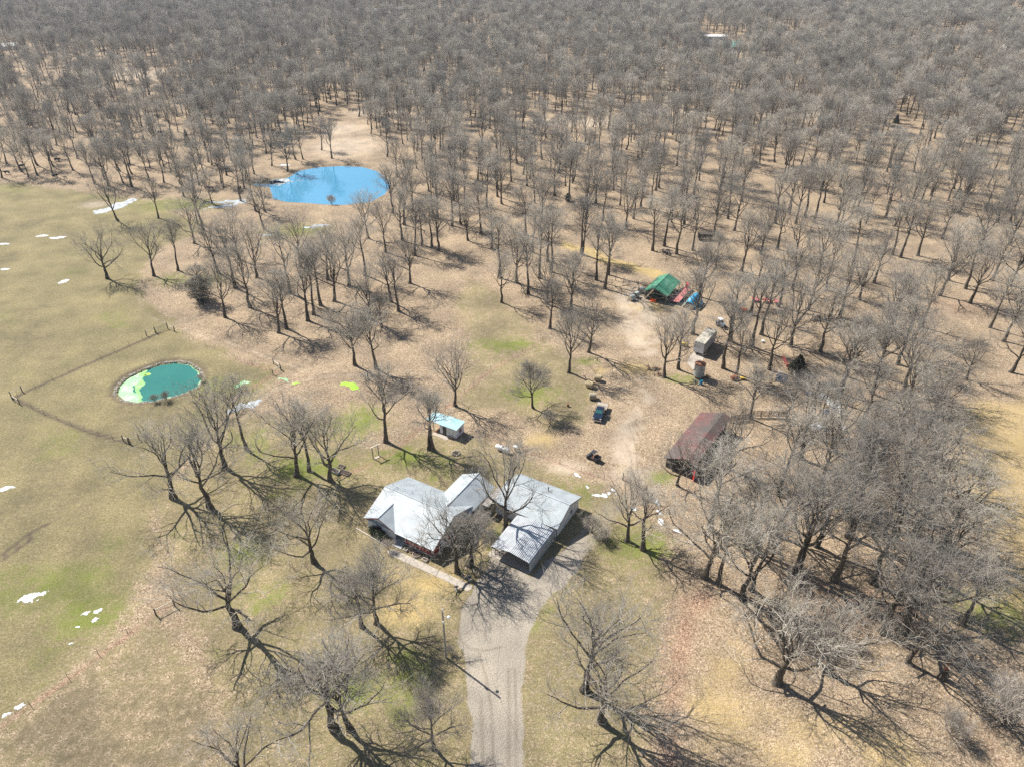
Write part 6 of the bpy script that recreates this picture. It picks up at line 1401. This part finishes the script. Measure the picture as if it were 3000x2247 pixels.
# ------------------------------------------------------------------ cattle
def cow_mesh():
    me = bpy.data.meshes.new('body')
    J = {'pelvis':(-.62,0,1.16,.34,.36),'loin':(-.2,0,1.14,.36,.42),'chest':(.35,0,1.1,.34,.44),'shoulder':(.68,0,1.14,.28,.38),'neck':(.98,0,1.22,.17,.25),'poll':(1.28,0,1.36,.15,.17),'face':(1.5,0,1.2,.11,.12),'muzzle':(1.66,0,1.06,.09,.09),'tail0':(-.98,0,1.22,.07,.07),'tail1':(-1.06,0,.8,.035,.035),'tail2':(-1.05,0,.5,.05,.05)}
    E_ = [('pelvis','loin'),('loin','chest'),('chest','shoulder'),('shoulder','neck'),('neck','poll'),('poll','face'),('face','muzzle'),('pelvis','tail0'),('tail0','tail1'),('tail1','tail2')]
    for s_, n in ((1,'l'),(-1,'r')):
        J['ear'+n] = (1.26,s_*.3,1.4,.06,.04); E_.append(('poll','ear'+n))
        J['hip'+n] = (-.72,s_*.22,.92,.2,.17); J['stifle'+n] = (-.55,s_*.24,.66,.13,.12); J['hock'+n] = (-.82,s_*.24,.46,.075,.07); J['hfoot'+n] = (-.78,s_*.24,.04,.07,.065)
        E_ += [('pelvis','hip'+n),('hip'+n,'stifle'+n),('stifle'+n,'hock'+n),('hock'+n,'hfoot'+n)]
        J['elbow'+n] = (.56,s_*.22,.76,.14,.13); J['knee'+n] = (.62,s_*.22,.42,.075,.075); J['ffoot'+n] = (.6,s_*.22,.04,.07,.065)
        E_ += [('shoulder','elbow'+n),('elbow'+n,'knee'+n),('knee'+n,'ffoot'+n)]
    ks = list(J); me.from_pydata([J[k][:3] for k in ks],[(ks.index(a),ks.index(b_)) for a,b_ in E_],[])
    o = bpy.data.objects.new('cow_build', me); C.objects.link(o); md = o.modifiers.new('skin','SKIN')
    for i, k in enumerate(ks):
        sv = me.skin_vertices[0].data[i]; sv.radius = J[k][3:5]; sv.use_root = (k == 'pelvis')
    sb = o.modifiers.new('sub','SUBSURF'); sb.levels = 1; sb.render_levels = 1
    dg = bpy.context.evaluated_depsgraph_get(); out = bpy.data.meshes.new_from_object(o.evaluated_get(dg)); out.name = 'body'
    bpy.data.objects.remove(o); out.materials.clear(); out.materials.append(M['cow']); out.shade_smooth(); return out
cm_ = cow_mesh()
for (px,py,rz,lab) in ((619,559,180,'black cow standing by the reeds left of the blue pond ice'),(704,561,95,'black cow seen from behind near the left shore of the blue pond'),(668,503,185,'black cow under the trees above the pond ice'),(547,498,0,'black cow among the trunks, second left of the pond ice'),(22,512,190,'black cow at the far left edge of the wood'),(163,522,20,'black cow below a leaning trunk at the field edge'),(192,524,200,'black calf beside a leaning trunk at the field edge'),(168,474,0,'black cow deeper in the wood above the field edge'),(64,494,40,'black cow at the foot of the leftmost leaning tree')):
    sc_ = .62 if 'calf' in lab else 1.12
    o = bpy.data.objects.new('cow', cm_); C.objects.link(o); x, y = g(px,py); o.location = (x,y,float(land_z(np.array([x]),np.array([y]))[0])); o.rotation_euler = (0,0,R(rz)); o.scale = (sc_,)*3; tag(o, lab, 'cow', 'black cattle under the trees')

# ------------------------------------------------------------------ evergreens, shrubs and brush
def leafy(seed, r, h_, n, size, cone=False):
    rs = np.random.RandomState(seed); V, Q = [], []
    u = rs.rand(n); ph = rs.rand(n)*2*PI
    if cone: z = u**1.3; rad = (1-z*.92)*(.55+.5*rs.rand(n))
    else: z = u; rad = np.sqrt(np.clip(1-(2*z-1)**2,0.02,1))*(.5+.55*rs.rand(n))
    lump = .8+.4*np.sin(ph*3+z*9+seed)*np.cos(ph*5-z*4)
    c = np.stack([np.cos(ph)*rad*r*lump, np.sin(ph)*rad*r*lump, z*h_+.1],1)
    a = norm(rs.randn(n,3)+c*np.array([.5,.5,.2])); b_ = norm(np.cross(a, rs.randn(n,3))); s_ = size*(.5+rs.rand(n))[:,None]
    P = np.stack([c-b_*s_*.35, c+a*s_*.5-b_*s_*.1, c+a*s_, c+a*s_*.5+b_*s_*.35],1).reshape(-1,3)
    return P, np.arange(4*n).reshape(-1,4)
def evergreen(name, label, px, py, r, h_, n, size, m, cone=False, seed=1, cat='shrub'):
    k = thing(name, label, cat, g(px,py)); P, Q = leafy(seed,r,h_,n,size,cone)
    me = fast_mesh('foliage', P, Q); me.materials.append(M[m]); o = bpy.data.objects.new('foliage', me); C.objects.link(o); o.parent = k
    G().tube([(0,0,-.1),(.03,.02,h_*.4),(0,0,h_*.8)],[.05+r*.04,.03+r*.03,.02],7).obj('stem', M['bark'], k); return k
evergreen('garden_shrub','dark green clipped shrub under the red-framed window, left one',1094,1562,.95,1.3,2600,.16,'shrub',seed=2); evergreen('garden_shrub','dark green clipped shrub under the red-framed window, right one',1116,1576,1.0,1.35,2800,.16,'shrub',seed=3)
evergreen('cedar','dark green cedar bush beside the red pipe gate',2335,1090,2.6,4.2,6500,.32,'evergreen',True,4,'tree'); evergreen('cedar','dark olive cedar grown through the drooping tree by the track',592,882,3.3,6.8,3800,.42,'evergreen',False,5,'tree')
evergreen('cedar','small round cedar beside a slim trunk in the middle wood',1664,590,1.4,2.6,2200,.28,'evergreen',False,6,'tree'); evergreen('cedar','small dark cedar under the trees on the right',2806,582,2.0,3.4,3000,.3,'evergreen',True,7,'tree'); evergreen('cedar','small cedar at the head of the sandy lane',2624,362,2.2,4.0,2500,.4,'evergreen',True,8,'tree')
evergreen('cedar','low dark cedar in the open wood right of centre',2208,490,2.0,2.4,2500,.3,'evergreen',False,9,'tree'); evergreen('cedar','dark cedar among the trunks above the blue pond',552,428,2.0,7,3000,.4,'evergreen',True,10,'tree'); evergreen('cedar','lone dark evergreen far off in the upper right wood',2952,84,4,11,2500,.9,'evergreen',True,11,'tree'); evergreen('cedar','pale green evergreen far off between white roofs',585,36,6,13,2500,1.1,'shrub',False,12,'tree')
def brush(label, px, py, s_, rz, key='B0', m=None):
    k = thing('brush_clump', label, 'bush', g(px,py), rz); k.scale = (s_,)*3
    for part, me in (('stems', PROTO[key][0]), ('twigs', PROTO['T0'][1] if key == 'T0' else PROTO[key][1])):
        c = bpy.data.objects.new(part, me); C.objects.link(c); c.parent = k
    return k
brush('grey leafless bush in the shade right of the garage',1735,1560,.46,.3); brush('grey leafless bush right of the first, by the garage shade',1765,1585,.36,1.3); brush('grey leafless thicket between house wing and garage',1418,1555,.5,2.0,'D0'); brush('leafless thicket against the front of the carport tree',1440,1600,.42,.7,'D0')
brush('small leafless bush at the east rim of the green pond',590,1116,.22,.2); brush('thin leafless bush on the south rim of the green pond',455,1178,.26,1.2); brush('taller leafless bush on the south rim of the green pond',487,1174,.3,2.2); brush('small bush on the dam of the blue pond',972,600,.45,.4); brush('low bush in front of the house wall by the downspout',1138,1610,.28,.9)
brush('grey brush clump by the cattle panels, upper',2345,1140,.6,.1); brush('grey brush clump by the cattle panels, lower',2520,1330,.62,1.1); brush('grey brush clump at the blue crate',2215,1130,.55,2.0); brush('grey brush clump under the yard tree with the pickup behind',1610,1240,.4,.5); brush('leafless bush at the foot of the utility pole',1318,1912,.2,.5); brush('grey brush clump right of the cattle pen',2560,1230,.62,2.7); brush('thin brush beside the red harrow',2060,760,.5,.9)
brush('thin brush clump left of the wood lane',2430,1270,.6,.4)

# ------------------------------------------------------------------ air
hm = bpy.data.materials.new('thin winter haze'); hm.use_nodes = True; N, L = nodes_of(hm)
N.remove(N['Principled BSDF']); pv = N.new('ShaderNodeVolumePrincipled')
pv.inputs['Color'].default_value = (.80,.88,1.0,1); pv.inputs['Density'].default_value = .0001; pv.inputs['Anisotropy'].default_value = .2
L.new(pv.outputs[0], N['Material Output'].inputs['Volume'])
hz = G().bx(-6200,6200,-1700,7200,-2.5,92).obj('haze', hm); hz['kind'] = 'stuff'; tag(hz, 'thin pale blue winter haze over the whole farmland', 'haze')
